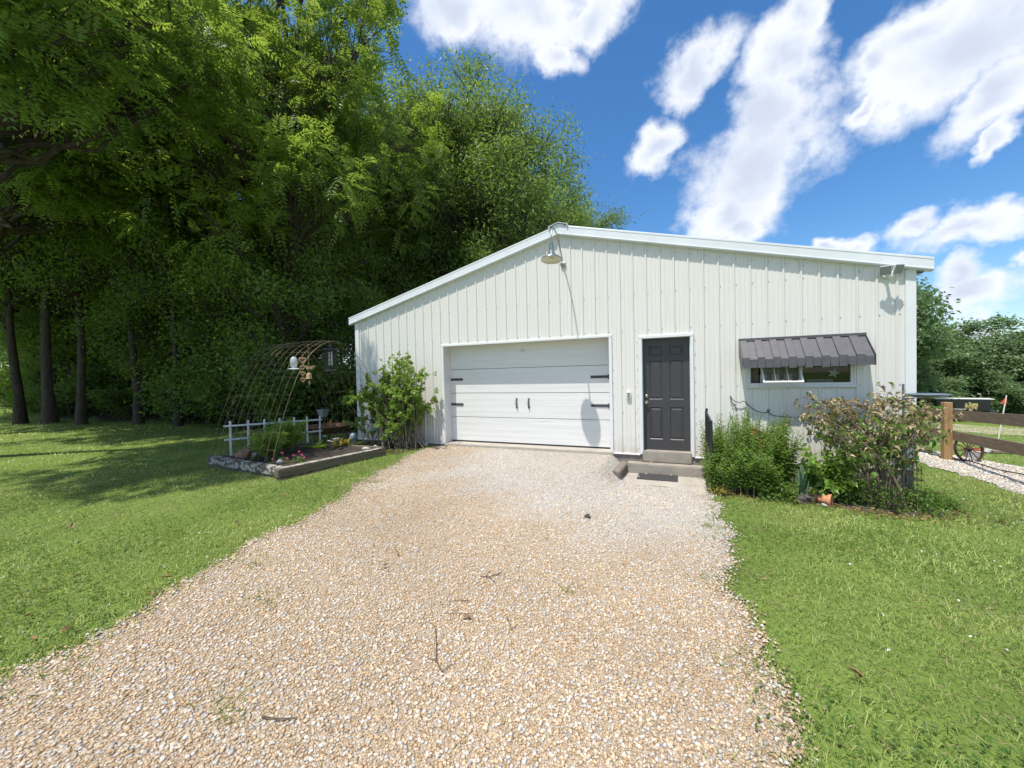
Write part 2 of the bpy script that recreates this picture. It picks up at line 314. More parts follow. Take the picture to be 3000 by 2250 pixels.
# ------------------------------------------------------------------ ground shape
def ss(a, b, x):
    t = np.clip((x-a)/(b-a), 0, 1); return t*t*(3-2*t)
def G(x, y):
    x = np.asarray(x, float); y = np.asarray(y, float)
    t = ss(-2.2, -1.2, y)
    wall = -.06-.25*ss(5.0+.72*t, 7.4-1.32*t, x)-.09*ss(7.6, 10.3, x)
    near = -.10-.10*ss(3, 7, x)
    w = ss(-1.2, -5., y)
    z = wall*(1-w)+near*w
    u = (x-6.83)*-.387+(y+7.32)*.922
    z = z+np.clip(.034*(u-13), 0, 1.6)*ss(1., -3., x)
    d = np.maximum(y-3.7, 0); d2 = np.maximum(y-10, 0)
    return z-np.clip(.05*d+.035*d2+.1*ss(0, 3.7, y), 0, 4.2)*ss(8.5, 11., x)
def g(x, y): return float(G(x, y))
def sheet(name, xs, ys, off, mat, kind='structure', mask=None):
    X, Y = np.meshgrid(xs, ys); Z = G(X, Y)+off
    V = np.stack([X, Y, Z], -1).reshape(-1, 3); nx, ny = len(xs), len(ys)
    i = np.arange(nx-1); j = np.arange(ny-1); I, J = np.meshgrid(i, j); a = (J*nx+I).ravel()
    F = np.stack([a, a+1, a+1+nx, a+nx], 1)
    if mask is not None: F = F[mask(V[F].mean(1))]
    return tag(link(name, npmesh(name, V, F, mat, smooth=True)), kind=kind)
def axis(lo, hi, segs):
    out = []
    for a, b, st in segs: out += list(np.arange(a, b, st))
    return np.array(sorted(set([lo]+[round(float(v), 4) for v in out]+[hi])))
# drive outline
DL = np.array([(3.75, -9.5), (3.62, -7.5), (3.565, -6.54), (3.28, -5.66), (2.97, -4.24), (2.55, -2.9), (2.1, -1.6), (1.9, -.5), (1.86, .02)])
DR = np.array([(7.25, -9.5), (7.28, -7.5), (7.285, -5.42), (7.3, -5.0), (7.25, -4.05), (7.32, -2.84), (7.40, -1.6), (7.32, -1.05), (7.3, .02)])
def wob(y, s): return .05*np.sin(y*3.1+s)+.035*np.sin(y*7.3+2*s)+.02*np.sin(y*17+s)
def drv_l(y): return np.interp(y, DL[:, 1], DL[:, 0])+wob(y, 1.)
def drv_r(y): return np.interp(y, DR[:, 1], DR[:, 0])+wob(y, 4.)
def in_drive(x, y, m=0.): return (x > drv_l(y)-m) & (x < drv_r(y)+m) & (y < .02) & (y > -9.4)
FL = np.array([(-60, 8), (-32, 2.2), (-27, 2.2), (-20, .6), (-14.6, .4), (-11, 1.2), (-6, .9), (-2, .6), (-.5, .6), (2, 30)])   # edge of the woods
def wood_y(x): return np.interp(x, FL[:, 0], FL[:, 1])
# ------------------------------------------------------------------ ground
def groundmat():
    m, t, b = newmat('ground'); b.inputs['Roughness'].default_value = .95; b.inputs['Specular IOR Level'].default_value = .15
    tcn = mnode(t, 'ShaderNodeTexCoord'); a = mnode(t, 'ShaderNodeAttribute', attribute_name='wood')
    def nz(sc, de=6):
        n = mnode(t, 'ShaderNodeTexNoise'); n.inputs['Scale'].default_value = sc; n.inputs['Detail'].default_value = de; t.links.new(tcn.outputs['Object'], n.inputs['Vector']); return n
    def mixc(f, c1, c2, lo=.35, hi=.65):
        x = mnode(t, 'ShaderNodeMix', data_type='RGBA'); r = mnode(t, 'ShaderNodeMapRange'); r.inputs['From Min'].default_value = lo; r.inputs['From Max'].default_value = hi
        t.links.new(f, r.inputs['Value']); t.links.new(r.outputs[0], x.inputs['Factor'])
        for i, c in ((6, c1), (7, c2)):
            if isinstance(c, tuple): x.inputs[i].default_value = (*c, 1)
            else: t.links.new(c, x.inputs[i])
        return x.outputs[2]
    gr = mixc(nz(.9).outputs['Fac'], (.11, .17, .03), (.17, .24, .05))
    gr = mixc(nz(45).outputs['Fac'], gr, (.10, .13, .04), .45, .75)
    fl = mixc(nz(14).outputs['Fac'], (.060, .042, .026), (.028, .034, .012), .42, .62)
    fl = mixc(nz(60, 3).outputs['Fac'], fl, (.13, .085, .05), .6, .7)
    out = mixc(a.outputs['Fac'], gr, fl, .35, .65)
    t.links.new(out, b.inputs['Base Color'])
    bp = mnode(t, 'ShaderNodeBump'); bp.inputs['Strength'].default_value = .7; bp.inputs['Distance'].default_value = .03; t.links.new(nz(50).outputs['Fac'], bp.inputs['Height']); t.links.new(bp.outputs[0], b.inputs['Normal'])
    return m
xs = axis(-700, 700, [(-700, -60, 40), (-60, -12, 2), (-12, 1, .5), (1, 14, .14), (14, 40, 1), (40, 120, 8), (120, 700, 60)])
ys = axis(-300, 900, [(-300, -12, 24), (-12, -7, .5), (-7, 1, .14), (1, 14, .5), (14, 60, 2), (60, 160, 10), (160, 900, 70)])
grd = sheet('ground', xs, ys, 0, groundmat())
co = np.array([v.co[:] for v in grd.data.vertices])
wv = ss(-.7, .9, co[:, 1]-wood_y(co[:, 0])+.35*np.sin(co[:, 0]*1.7)+.2*np.sin(co[:, 0]*4.1))*(co[:, 0] < 1.5)
wv = np.maximum(wv, ss(36, 40, co[:, 1])*(co[:, 0] > 8))
wv = np.maximum(wv, .62*((co[:, 0] > -.3) & (co[:, 0] < 1.75) & (co[:, 1] > -1.15) & (co[:, 1] < .1)))
a = grd.data.attributes.new('wood', 'FLOAT', 'POINT'); a.data.foreach_set('value', wv.astype(np.float32))

def gravelmat(name, cols, scale, cols2=None):
    """pebbles too small to build: cells of colour with their own relief; attribute white tells where the pale stone was spread"""
    m, t, b = newmat(name); b.inputs['Roughness'].default_value = .8
    tcn = mnode(t, 'ShaderNodeTexCoord'); v = mnode(t, 'ShaderNodeTexVoronoi'); v.inputs['Scale'].default_value = scale; t.links.new(tcn.outputs['Object'], v.inputs['Vector'])
    sp = mnode(t, 'ShaderNodeSeparateColor'); t.links.new(v.outputs['Color'], sp.inputs[0])
    def ramp(cols):
        r = mnode(t, 'ShaderNodeValToRGB'); r.color_ramp.interpolation = 'CONSTANT'; e = r.color_ramp.elements
        for i, (p, c) in enumerate(cols):
            el = e[i] if i < 2 else e.new(p); el.position = p; el.color = (*c, 1)
        t.links.new(sp.outputs[0], r.inputs['Fac']); return r.outputs[0]
    col = ramp(cols)
    if cols2:
        at_ = mnode(t, 'ShaderNodeAttribute', attribute_name='white'); mm = mnode(t, 'ShaderNodeMix', data_type='RGBA'); t.links.new(at_.outputs['Fac'], mm.inputs['Factor']); t.links.new(col, mm.inputs[6]); t.links.new(ramp(cols2), mm.inputs[7]); col = mm.outputs[2]
    n = mnode(t, 'ShaderNodeTexNoise'); n.inputs['Scale'].default_value = 1.1; n.inputs['Detail'].default_value = 6; t.links.new(tcn.outputs['Object'], n.inputs['Vector'])
    x = mnode(t, 'ShaderNodeMix', data_type='RGBA', blend_type='MULTIPLY'); x.inputs['Factor'].default_value = 1
    mr = mnode(t, 'ShaderNodeMapRange'); mr.inputs['To Min'].default_value = .75; mr.inputs['To Max'].default_value = 1.15; t.links.new(n.outputs['Fac'], mr.inputs['Value'])
    t.links.new(col, x.inputs[6]); t.links.new(mr.outputs[0], x.inputs[7]); t.links.new(x.outputs[2], b.inputs['Base Color'])
    bp = mnode(t, 'ShaderNodeBump', invert=True); bp.inputs['Strength'].default_value = .9; bp.inputs['Distance'].default_value = .012; t.links.new(v.outputs['Distance'], bp.inputs['Height']); t.links.new(bp.outputs[0], b.inputs['Normal'])
    return m
WHT = [(0, (.42, .395, .36)), (.3, (.50, .475, .44)), (.65, (.39, .365, .335)), (.8, (.55, .53, .50)), (.95, (.31, .285, .26))]
M['gravel'] = gravelmat('gravel', [(0, (.38, .275, .175)), (.25, (.45, .345, .235)), (.55, (.50, .405, .30)), (.78, (.46, .43, .40)), (.9, (.29, .205, .13))], 95, WHT)
M['gravel_white'] = gravelmat('gravel_white', WHT, 42)
def whiteness(x, y):
    """the pale crushed limestone that was spread in front of the door and the step"""
    n = .5*np.sin(x*2.1+y*1.3)+.5*np.sin(x*5.3-y*3.7)
    return np.clip(ss(-3.9, -2.3, y+.4*n+.22*(x-5.5))*ss(2.2, 3.9, x+.5*n), 0, 1)
dx = np.linspace(0, 1, 90); dyv = np.arange(-9.3, .025, .06)
DV = []
for y in dyv:
    l, r = float(drv_l(y)), float(drv_r(y))
    X = l+(r-l)*dx; Z = G(X, y)+.014-.010*np.exp(-np.minimum(dx, 1-dx)*(r-l)/.05)
    DV.append(np.stack([X, np.full_like(X, y), Z], 1))
DV = np.concatenate(DV); nx = len(dx); I, J = np.meshgrid(np.arange(nx-1), np.arange(len(dyv)-1)); q = (J*nx+I).ravel()
DF = np.stack([q, q+1, q+1+nx, q+nx], 1); fc_ = DV[DF].mean(1); DF = DF[~((fc_[:, 0] > 6.06) & (fc_[:, 0] < 7.28) & (fc_[:, 1] > -.95))]
tag(link('driveway', npmesh('driveway', DV, DF, M['gravel'], {'white': ('FLOAT', whiteness(DV[:, 0], DV[:, 1]))}, smooth=True)), kind='structure')

# pebbles of the drive: each one a small solid, coloured one by one
def pebbles(name, n, sampler, label, size=(.0042, .0125), lift=.0145):
    x, y, dens = sampler(n)
    n = len(x)
    dist = np.hypot(x-CAM[0], y-CAM[1]); z = G(x, y)+lift
    u = RNG.random(n); s = (size[0]+(size[1]-size[0])*u**2.4)*(1+.035*dist)
    base = np.array([[1, 0, 0], [-1, 0, 0], [0, 1, 0], [0, -1, 0], [0, 0, 1], [0, 0, -1]], float)
    tri = np.array([[0, 2, 4], [2, 1, 4], [1, 3, 4], [3, 0, 4], [2, 0, 5], [1, 2, 5], [3, 1, 5], [0, 3, 5]])
    P = np.repeat(base[None], n, 0)*(1+.35*(RNG.random((n, 6, 1))-.5)) + .35*(RNG.random((n, 6, 3))-.5)
    sc = np.stack([s*(.8+.7*RNG.random(n)), s*(.7+.5*RNG.random(n)), s*(.5+.35*RNG.random(n))], 1)
    P = P*sc[:, None]
    an = RNG.random(n)*6.283; tl = (RNG.random(n)-.5)*.9
    c, si = np.cos(tl), np.sin(tl); Y = P[..., 1]*c[:, None]-P[..., 2]*si[:, None]; Zz = P[..., 1]*si[:, None]+P[..., 2]*c[:, None]
    c, si = np.cos(an), np.sin(an); X2 = P[..., 0]*c[:, None]-Y*si[:, None]; Y2 = P[..., 0]*si[:, None]+Y*c[:, None]
    V = np.stack([X2+x[:, None], Y2+y[:, None], Zz+z[:, None]+(s*.12)[:, None]], -1).reshape(-1, 3)
    F = (np.arange(n)[:, None, None]*6+tri).reshape(-1, 3)
    pal = np.array([1.03, 1.0, .93])*np.array([[.47, .355, .235], [.53, .42, .30], [.41, .295, .185], [.57, .475, .365], [.49, .475, .46], [.58, .555, .525], [.34, .24, .155], [.40, .385, .365]])
    pt = np.array([.25, .26, .17, .12, .06, .035, .07, .035]); pw = np.array([.05, .10, .03, .18, .24, .30, .02, .08])
    w = whiteness(x, y) if dens is None else dens
    cdf = np.cumsum(pt/pt.sum())[None]*(1-w[:, None])+np.cumsum(pw/pw.sum())[None]*w[:, None]
    k = (RNG.random(n)[:, None] > cdf).sum(1).clip(0, 7)
    big = (s > .0103*(1+.035*dist)) & (RNG.random(n) < .45); k[big] = RNG.choice([4, 5, 4, 7], big.sum())
    c3 = pal[k]*(.84+.3*RNG.random((n, 1)))*(.90+.16*(.5+.5*np.sin(x*1.7+.8*y+np.sin(y*1.3)*1.6)*np.sin(y*.9-x*.5+1)))[:, None]
    C4 = np.repeat(np.concatenate([c3, np.ones((n, 1))], 1), 6, 0)
    o = link(name, npmesh(name, V, F, M['pebble'], {'col': ('FLOAT_COLOR', C4)}, smooth=True))
    return tag(o, label, 'gravel', kind='stuff')
def in_view(x, y, z, m=120):
    d = np.stack([x-CAM[0], y-CAM[1], z-CAM[2]], -1); zz = d@FW
    px = 1500+FOC*(d@RT)/np.maximum(zz, .01); py = 1125-FOC*(d@UP)/np.maximum(zz, .01)
    return (zz > .3) & (px > -m) & (px < 3000+m) & (py > -m) & (py < 2250+m)
PADX = (6.035, 7.29); PADY = -1.06
def on_pad(x, y): return (x > 5.86) & (x < 7.32) & (y > PADY+.1*(7.29-x)-.0) 
def drive_sampler(n):
    y = -7.0+7.0*RNG.random(n*6); x = 2.0+5.5*RNG.random(n*6); d = np.hypot(x-CAM[0], y-CAM[1])
    ok = in_drive(x, y, .10*RNG.random(n*6)**3) & in_view(x, y, G(x, y)) & ~on_pad(x, y) & (RNG.random(n*6) < np.minimum(1, (2.6/d)**1.2))
    i = np.flatnonzero(ok)[:n]; return x[i], y[i], None
pebbles('gravel', 125000, drive_sampler, 'tan and grey pebbles spread over the driveway')

# gravel path and dirt track on the right
def ribbon(name, A, B, mat, off=.01, n=40, m=8):
    A = np.array(A); B = np.array(B); tA = np.linspace(0, 1, len(A)); tt = np.linspace(0, 1, n)
    a = np.stack([np.interp(tt, tA, A[:, k]) for k in (0, 1)], 1); tB = np.linspace(0, 1, len(B)); b = np.stack([np.interp(tt, tB, B[:, k]) for k in (0, 1)], 1)
    a += (.05*np.sin(tt*31)+.04*np.sin(tt*77))[:, None]; b += (.05*np.sin(tt*27+2)+.04*np.sin(tt*67))[:, None]
    s = np.linspace(0, 1, m); P = a[:, None]*(1-s[None, :, None])+b[:, None]*s[None, :, None]; P = P.reshape(-1, 2)
    V = np.column_stack([P, G(P[:, 0], P[:, 1])+off]); I, J = np.meshgrid(np.arange(m-1), np.arange(n-1)); q = (J*m+I).ravel()
    return tag(link(name, npmesh(name, V, np.stack([q, q+1, q+1+m, q+m], 1), mat, smooth=True)), kind='structure')
PN = [(11.2, 16), (11.45, 8), (11.55, 3.5), (11.45, 2.4), (11.55, 1.9), (11.46, 1.0), (11.5, -1.5), (11.6, -5)]
PF = [(12.5, 16), (12.75, 8), (12.73, 5.9), (12.55, 4.5), (12.7, 3.8), (12.93, 3.1), (13.3, .5), (13.8, -5)]
ribbon('gravel_path', PN, PF, M['gravel_white'], n=90)
def path_sampler(n):
    t = RNG.random(n*3); y = -2+9*t; a = np.interp(-y, [-p[1] for p in PN], [p[0] for p in PN]); b = np.interp(-y, [-p[1] for p in PF], [p[0] for p in PF])
    x = a+(b-a)*RNG.random(n*3); ok = in_view(x, y, G(x, y)); i = np.flatnonzero(ok)[:n]; return x[i], y[i], np.ones(len(i))
pebbles('path_gravel', 7000, path_sampler, 'pale crushed stone on the path beside the rail fence', (.010, .022), .012)
M['track'] = pm('track', (.40, .33, .25), (.26, .24, .13), 1.2, .95, bump=.3, bscale=10, lo=.45, hi=.7)
ribbon('dirt_track', [(19.0, 25), (18.4, 19), (17.4, 13.4), (17.4, 12), (18.0, 10.6), (22, 8)], [(20.3, 27), (23.3, 26.2), (22.8, 22.4), (22.3, 19.1), (24, 16), (30, 12)], M['track'], n=40)

# ------------------------------------------------------------------ the metal building
RIB = .2286; X0, X1 = -.40, 10.03; RX = 4.83; DEP = 12.0
def ztop(x): return 4.195-abs(x-RX)*.2535
OPEN = [(2.10, 5.765, -1, 2.18), (6.268, 7.152, -1, 2.10), (7.955, 9.335, 1.22, 1.62)]
bld = thing('metal_building', 'long off-white ribbed metal shop building with gable end', 'building')
prof = [(-.022, 0), (-.010, .019), (.010, .019), (.022, 0), (.062, 0), (.070, .004), (.082, .004), (.090, 0), (.138, 0), (.146, .004), (.158, .004), (.166, 0)]
pts = []
for i in range(-1, 46):
    for dxp, dep in prof: pts.append(((i-1)*RIB+dxp, dep))
px_, pd_ = np.array([p[0] for p in pts]), np.array([p[1] for p in pts])
cuts = sorted(set([X0, X1, RX]+[v for o in OPEN for v in o[:2]]+[round((k*4-2.5)*RIB, 4) for k in range(0, 13)]+list(px_)))
cuts = [c for c in cuts if X0 <= c <= X1]
def dep(x): return float(np.interp(x, px_, pd_))
bounds = [X0]+[v for v in ((k*4-2.5)*RIB for k in range(0, 13)) if X0+.3 < v < X1-.3]+[X1]
for k in range(len(bounds)-1):
    b = MB()
    for xa, xb in zip(cuts[:-1], cuts[1:]):
        xm = (xa+xb)/2
        if not (bounds[k] < xm < bounds[k+1]) or xb-xa < 1e-5: continue
        zs = [(0.0, None)]
        iv = [[0, 9]]
        for o in OPEN:
            if o[0] < xm < o[1]: iv = [[0, o[2]], [o[3], 9]] if o[2] > 0 else [[o[3], 9]]
        ya, yb = -dep(xa), -dep(xb)
        for z0, z1 in iv:
            ta, tb = min(z1, ztop(xa)), min(z1, ztop(xb))
            b.add([(xa, ya, z0), (xb, yb, z0), (xb, yb, tb), (xa, ya, ta)], [(0, 1, 2, 3)])
    b.build('wall_panel', M['siding'], bld)
# screws in rows
sc = MB()
for i in range(0, 45):
    x = (i-1)*RIB+.034
    if not X0+.05 < x < X1-.1: continue
    for z in (.06, .75, 1.22, 2.24, 2.89, ztop(x)-.12):
        if any(o[0]-.06 < x < o[1]+.06 and o[2]-.04 < z < o[3]+.03 for o in OPEN) or z > ztop(x)-.1: continue
        sc.lathe([(.0075, 0), (.0075, .004), (.004, .007), (0, .008)], (x, -.001, z), 6, axis=Vector((0, -1, 0)))
for xx, z0, z1 in ((2.07, .1, 2.1), (5.80, .1, 2.1), (6.235, .1, 2.05), (7.185, .1, 2.05)):
    for z in np.arange(z0, z1, .24): sc.lathe([(.0075, 0), (.0075, .004), (.004, .007), (0, .008)], (xx, -.006, z), 6, axis=Vector((0, -1, 0)))
tag(sc.build('screws', M['screw'], bld), kind='stuff')
# other walls, roof, floor
def plainwall(b, p, q, out):
    p = Vector(p); q = Vector(q); n = int((q-p).length/RIB); d = (q-p)/n; o = Vector(out)
    for i in range(n):
        a = p+d*i; c = [a, a+d*.42, a+d*.46, a+d*.54, a+d*.58, a+d]; h = [0, 0, .019, .019, 0, 0]
        for k in range(5):
            u, v = c[k]+o*h[k], c[k+1]+o*h[k+1]
            b.add([(u.x, u.y, 0), (v.x, v.y, 0), (v.x, v.y, ztop(v.x)), (u.x, u.y, ztop(u.x))], [(0, 1, 2, 3)])
for p, q, o in (((X0, 0, 0), (X0, DEP, 0), (-1, 0, 0)), ((X1, 0, 0), (X1, DEP, 0), (1, 0, 0)), ((X0, DEP, 0), (X1, DEP, 0), (0, 1, 0))):
    b = MB(); plainwall(b, p, q, o); b.build('wall', M['siding'], bld)
SL = .2535
for s in (-1, 1):
    b = MB(); xe = RX+s*5.345
    n = 46
    for i in range(n):   # roof sheets run down the slope, ribs every 9 inches along the ridge
        y0 = -.075+i*(DEP+.15)/n; y1 = -.075+(i+1)*(DEP+.15)/n; ys_ = [y0, y0+.04, y0+.05, y0+.075, y0+.085, y1]; hh = [0, 0, .02, .02, 0, 0]
        for k in range(5):
            zr, ze = 4.195+.155, 4.195+.155-5.345*SL
            b.add([(RX, ys_[k], zr+hh[k]), (xe, ys_[k], ze+hh[k]), (xe, ys_[k+1], ze+hh[k+1]), (RX, ys_[k+1], zr+hh[k+1])], [(0, 1, 2, 3)])
    b.build('roof', M['roof'], bld)
    # rake trim: face, lower return, little upper lip
    b = MB(); xa, xb = RX+s*.0, xe+s*.02
    za, zb = 4.195-.03, 4.195-.03-5.365*SL
    b.prism([(xa, 0, za), (xb, 0, zb), (xb, 0, zb+.165), (xa, 0, za+.165)], (0, -.0855, 0), (0, .02, 0))
    b.prism([(xa, 0, za+.012), (xb, 0, zb+.012), (xb, 0, zb+.03), (xa, 0, za+.03)], (0, -.0935, 0), (0, -.084, 0))
    b.prism([(xa, 0, za+.150), (xb, 0, zb+.150), (xb, 0, zb+.182), (xa, 0, za+.182)], (0, -.0895, 0), (0, .06, 0))
    b.build('rake_trim', M['rake'], bld, bevel=.003)
b = MB()
for s in (-1, 1):
    b.prism([(RX, 0, 4.395), (RX+s*.19, 0, 4.340), (RX+s*.19, 0, 4.295), (RX+s*.165, 0, 4.295), (RX+s*.165, 0, 4.332), (RX, 0, 4.380)], (0, -.115, 0), (0, DEP+.1, 0))
b.build('ridge_cap', M['roof'], bld)
b = MB(); b.add([(RX-.15, -.09, 4.325), (RX+.15, -.09, 4.325), (RX, -.09, 4.372)], [(0, 1, 2)]); b.build('foam_closure', M['whiteplastic'], bld)
for xa, xb in ((X0-.004, X0+.115), (X1-.115, X1+.004)):
    b = MB(); b.box(xa, xb, -.026, .1, -.006, ztop(xa if xa < 1 else xb)-.01); b.build('corner_trim', M['trim'], bld, bevel=.004)
b = MB()   # half-round gutter end behind the right corner
b.lathe([(.0, 0), (.055, 0), (.085, 0), (.085, .02)], (10.075, .03, 2.875), 24, axis=Vector((0, -1, 0)))
gp = [(10.075+.085*math.cos(t), 0, 2.875+.085*math.sin(t)) for t in np.linspace(math.pi, 2*math.pi, 12)]
b.prism(gp, (0, .03, 0), (0, DEP, 0)); b.build('gutter', M['rake'], bld, smooth=True)
# base trim lip and foundation
for xa, xb in ((X0, 2.075), (5.79, 6.262), (7.158, X1)):
    b = MB(); b.box(xa, xb, -.034, .01, -.018, .0); b.build('base_trim', M['trim'], bld, bevel=.002)
b = MB()
for xa, xb in ((X0+.02, 2.10), (5.766, 6.30), (7.115, X1-.02)): b.box(xa, xb, -.004, .22, -.75, -.014)
b.box(X0+.02, X0+.2, .22, DEP, -.75, -.014); b.box(X1-.2, X1-.02, .22, DEP, -.9, -.014); b.box(X0+.2, X1-.2, DEP-.2, DEP-.02, -.75, -.014)
b.build('foundation', M['foundation'], bld, bevel=.006)
b = MB(); b.box(X0+.2, X1-.2, .34, DEP-.2, -.25, .0); b.build('floor', M['concrete'], bld)
# garage opening
b = MB()
b.box(2.075, 2.135, -.027, .02, .0, 2.15); b.box(5.735, 5.79, -.027, .02, .0, 2.15); b.box(2.075, 5.79, -.0295, .02, 2.15, 2.195)
b.build('door_trim', M['trim'], bld, bevel=.004)
b = MB(); b.box(2.10, 2.132, .021, .285, .0, 2.2); b.box(5.738, 5.77, .021, .285, .0, 2.2); b.box(2.132, 5.738, .021, .285, 2.165, 2.2)
b.build('door_jamb', M['jamb'], bld)
b = MB(); b.box(2.06, 5.79, -.035, .60, -.32, .004); b.build('door_sill', M['concrete_pale'], bld, bevel=.012, seg=2)
gd = empty('garage_door'); gd.parent = bld; gd['label'] = 'wide white sectional garage door with black hardware'
YD = .285
for k in range(4):
    z0, z1 = .032+k*.5365, .032+(k+1)*.5365
    b = MB(); b.box(1.98, 5.86, YD, YD+.045, z0+.003, z1-.004)
    o = b.build('door_section', M['gdoor'], gd, bevel=.006, seg=2)
    for e0 in (.12, .25, .38): b = MB(); b.box(1.98, 5.86, YD-.0008, YD+.01, z0+e0, z0+e0+.055); b.build('door_emboss', M['gdoor'], o, bevel=.0014)
    if k == 0:
        b = MB(); b.blob((4.34, YD+.002, .525), (.11, .006, .02), 3, .5); b.build('dent', M['gdoor'], o, smooth=True)
b = MB(); b.box(1.98, 5.86, YD+.005, YD+.05, .006, .033); b.build('weather_seal', M['black'], gd)
for x0, s in ((2.03, 1), (5.69, -1)):
    for z in (1.415, .85):
        b = MB(); xe = x0+s*(.41 if s > 0 else .36)
        b.box(min(x0, xe), max(x0, xe), YD-.012, YD-.0005, z-.026, z+.026); b.box(min(x0, x0+s*.03), max(x0, x0+s*.03), YD-.016, YD-.0005, z-.042, z+.042)
        for q in (.08, .2, .32): b.lathe([(.008, 0), (.006, .005), (0, .006)], (x0+s*q, YD-.012, z), 8, axis=Vector((0, -1, 0)))
        b.build('strap_hinge', M['iron'], gd, bevel=.002)
for x in (3.745, 4.02):
    b = MB(); b.box(x-.018, x+.018, YD-.008, YD-.0005, .955, .992); b.box(x-.018, x+.018, YD-.008, YD-.0005, .775, .812)
    b.tube([(x, YD-.006, .965), (x, YD-.035, .945), (x, YD-.042, .885), (x, YD-.035, .822), (x, YD-.006, .80)], [.011, .012, .014, .012, .011], 8)
    b.build('pull_handle', M['iron'], gd, smooth=True)
b = MB()
for dxx, dz in ((0, .025), (0, -.02), (-.04, .0), (.04, 0)): b.lathe([(.011, 0), (.011, .003), (0, .005)], (3.905+dxx, YD, 2.0+dz), 8, axis=Vector((0, -1, 0)))
b.build('bolt_heads', M['screw'], gd)
# entry door
fr = MB()
fr.box(6.262, 6.318, -.032, .02, .0, 2.085); fr.box(7.108, 7.158, -.032, .02, .0, 2.085); fr.box(6.262, 7.158, -.0345, .02, 2.085, 2.135)
fr.build('door_trim', M['trim'], bld, bevel=.004)
b = MB(); b.box(6.27, 6.325, .021, .17, .066, 2.12); b.box(7.10, 7.15, .021, .17, .066, 2.12); b.box(6.325, 7.10, .021, .17, 2.085, 2.12)
b.build('door_jamb', M['trim'], bld)
ed = empty('entry_door'); ed.parent = bld; ed['label'] = 'charcoal six-panel entry door'
Y2 = .125; dx0, dx1, dz0, dz1 = 6.326, 7.099, .068, 2.084
PX = ((6.425, 6.650), (6.772, 6.998)); PZ = ((.26, .845), (.985, 1.685), (1.775, 1.95))
b = MB()
for xa, xb in ((dx0, PX[0][0]), (PX[0][1], PX[1][0]), (PX[1][1], dx1)): b.box(xa, xb, Y2, Y2+.04, dz0, dz1)
for x0, x1 in PX:
    zz = [dz0]+[v for p in PZ for v in p]+[dz1]
    for i in range(0, len(zz), 2): b.box(x0, x1, Y2, Y2+.04, zz[i], zz[i+1])
b.build('slab', M['doorpaint'], ed)
for x0, x1 in PX:
    for z0, z1 in PZ:
        b = MB(); rings = [(0, 0), (.012, .012), (.024, .012), (.044, .002)]
        V = []
        for ins, d in rings: V += [(x0+ins, Y2+d, z0+ins), (x1-ins, Y2+d, z0+ins), (x1-ins, Y2+d, z1-ins), (x0+ins, Y2+d, z1-ins)]
        F = [(i*4+j, i*4+(j+1) % 4, i*4+4+(j+1) % 4, i*4+4+j) for i in range(3) for j in range(4)]+[(12, 13, 14, 15)]
        b.add(V, F); b.build('door_panel', M['doorpaint'], ed)
b = MB(); b.lathe([(.030, 0), (.030, .006), (.012, .010), (.012, .035), (.026, .042), (.030, .055), (.022, .068), (0, .072)], (6.375, Y2, .93), 20, axis=Vector((0, -1, 0))); b.build('door_knob', M['brass'], ed, smooth=True)
b = MB(); b.lathe([(.030, 0), (.030, .012), (.022, .018), (.012, .02), (0, .022)], (6.375, Y2, 1.045), 20, axis=Vector((0, -1, 0))); b.build('deadbolt', M['brass'], ed, smooth=True)
b = MB(); b.box(6.305, 7.115, -.052, .20, -.128, .066); b.build('threshold', M['concrete'], bld, bevel=.014, seg=2)
b = MB(); b.box(6.30, 7.12, .2, .4, -.5, .055); b.build('floor', M['concrete'], bld)
# keypad
kp = empty('door_keypad'); kp.parent = bld
b = MB(); b.box(6.04, 6.116, -.045, -.001, 1.012, 1.14); b.build('cover', M['whiteplastic'], kp, bevel=.008, seg=2)
b = MB(); b.box(6.052, 6.104, -.050, -.044, 1.03, 1.125)
b.build('key_plate', M['steel'], kp, bevel=.004)
for i in range(2):
    for j in range(3): b = MB(); b.box(6.062+i*.02, 6.074+i*.02, -.053, -.049, 1.085+j*.012-.0, 1.093+j*.012); b.build('key', M['iron'], kp)
b = MB(); b.lathe([(.011, 0), (.011, .006), (0, .007)], (6.078, -.050, 1.05), 12, axis=Vector((0, -1, 0))); b.build('key_button', M['iron'], kp)
# window
wn = empty('window'); wn.parent = bld; wn['label'] = 'low wide sliding window with dark glass below the awning'
def frame(b, x0, x1, z0, z1, w, y0, y1):
    b.box(x0, x1, y0, y1, z0, z0+w); b.box(x0, x1, y0, y1, z1-w, z1); b.box(x0, x0+w, y0, y1, z0+w, z1-w); b.box(x1-w, x1, y0, y1, z0+w, z1-w)
b = MB(); frame(b, 7.94, 9.35, 1.205, 1.635, .022, -.030, .03); frame(b, 7.962, 9.328, 1.227, 1.613, .035, -.022, .05); b.box(8.655, 8.695, -.018, .05, 1.262, 1.578)
b.build('frame', M['trim'], wn, bevel=.003)
b = MB(); b.box(7.93, 9.36, -.045, .0, 1.188, 1.2045); b.build('sill', M['trim'], wn, bevel=.003)
b = MB(); T0_, T1_ = Vector((0, -.245, 1.275)), Vector((0, -.03, 1.575))
def tp(x, t): return Vector((x, T0_.y+(T1_.y-T0_.y)*t, T0_.z+(T1_.z-T0_.z)*t))
for x in (8.141, 8.644): b.bar(tp(x, 0), tp(x, 1), .024, .03, up=(0, -1, .7))
for t in (.02, .98): b.bar(tp(8.13, t), tp(8.655, t), .03, .028, up=(0, -.58, .81))
for x in (8.302, 8.470): b.bar(tp(x, .03), tp(x, .97), .012, .012, up=(0, -1, .7))
b.build('sash', M['whiteplastic'], wn, bevel=.002)
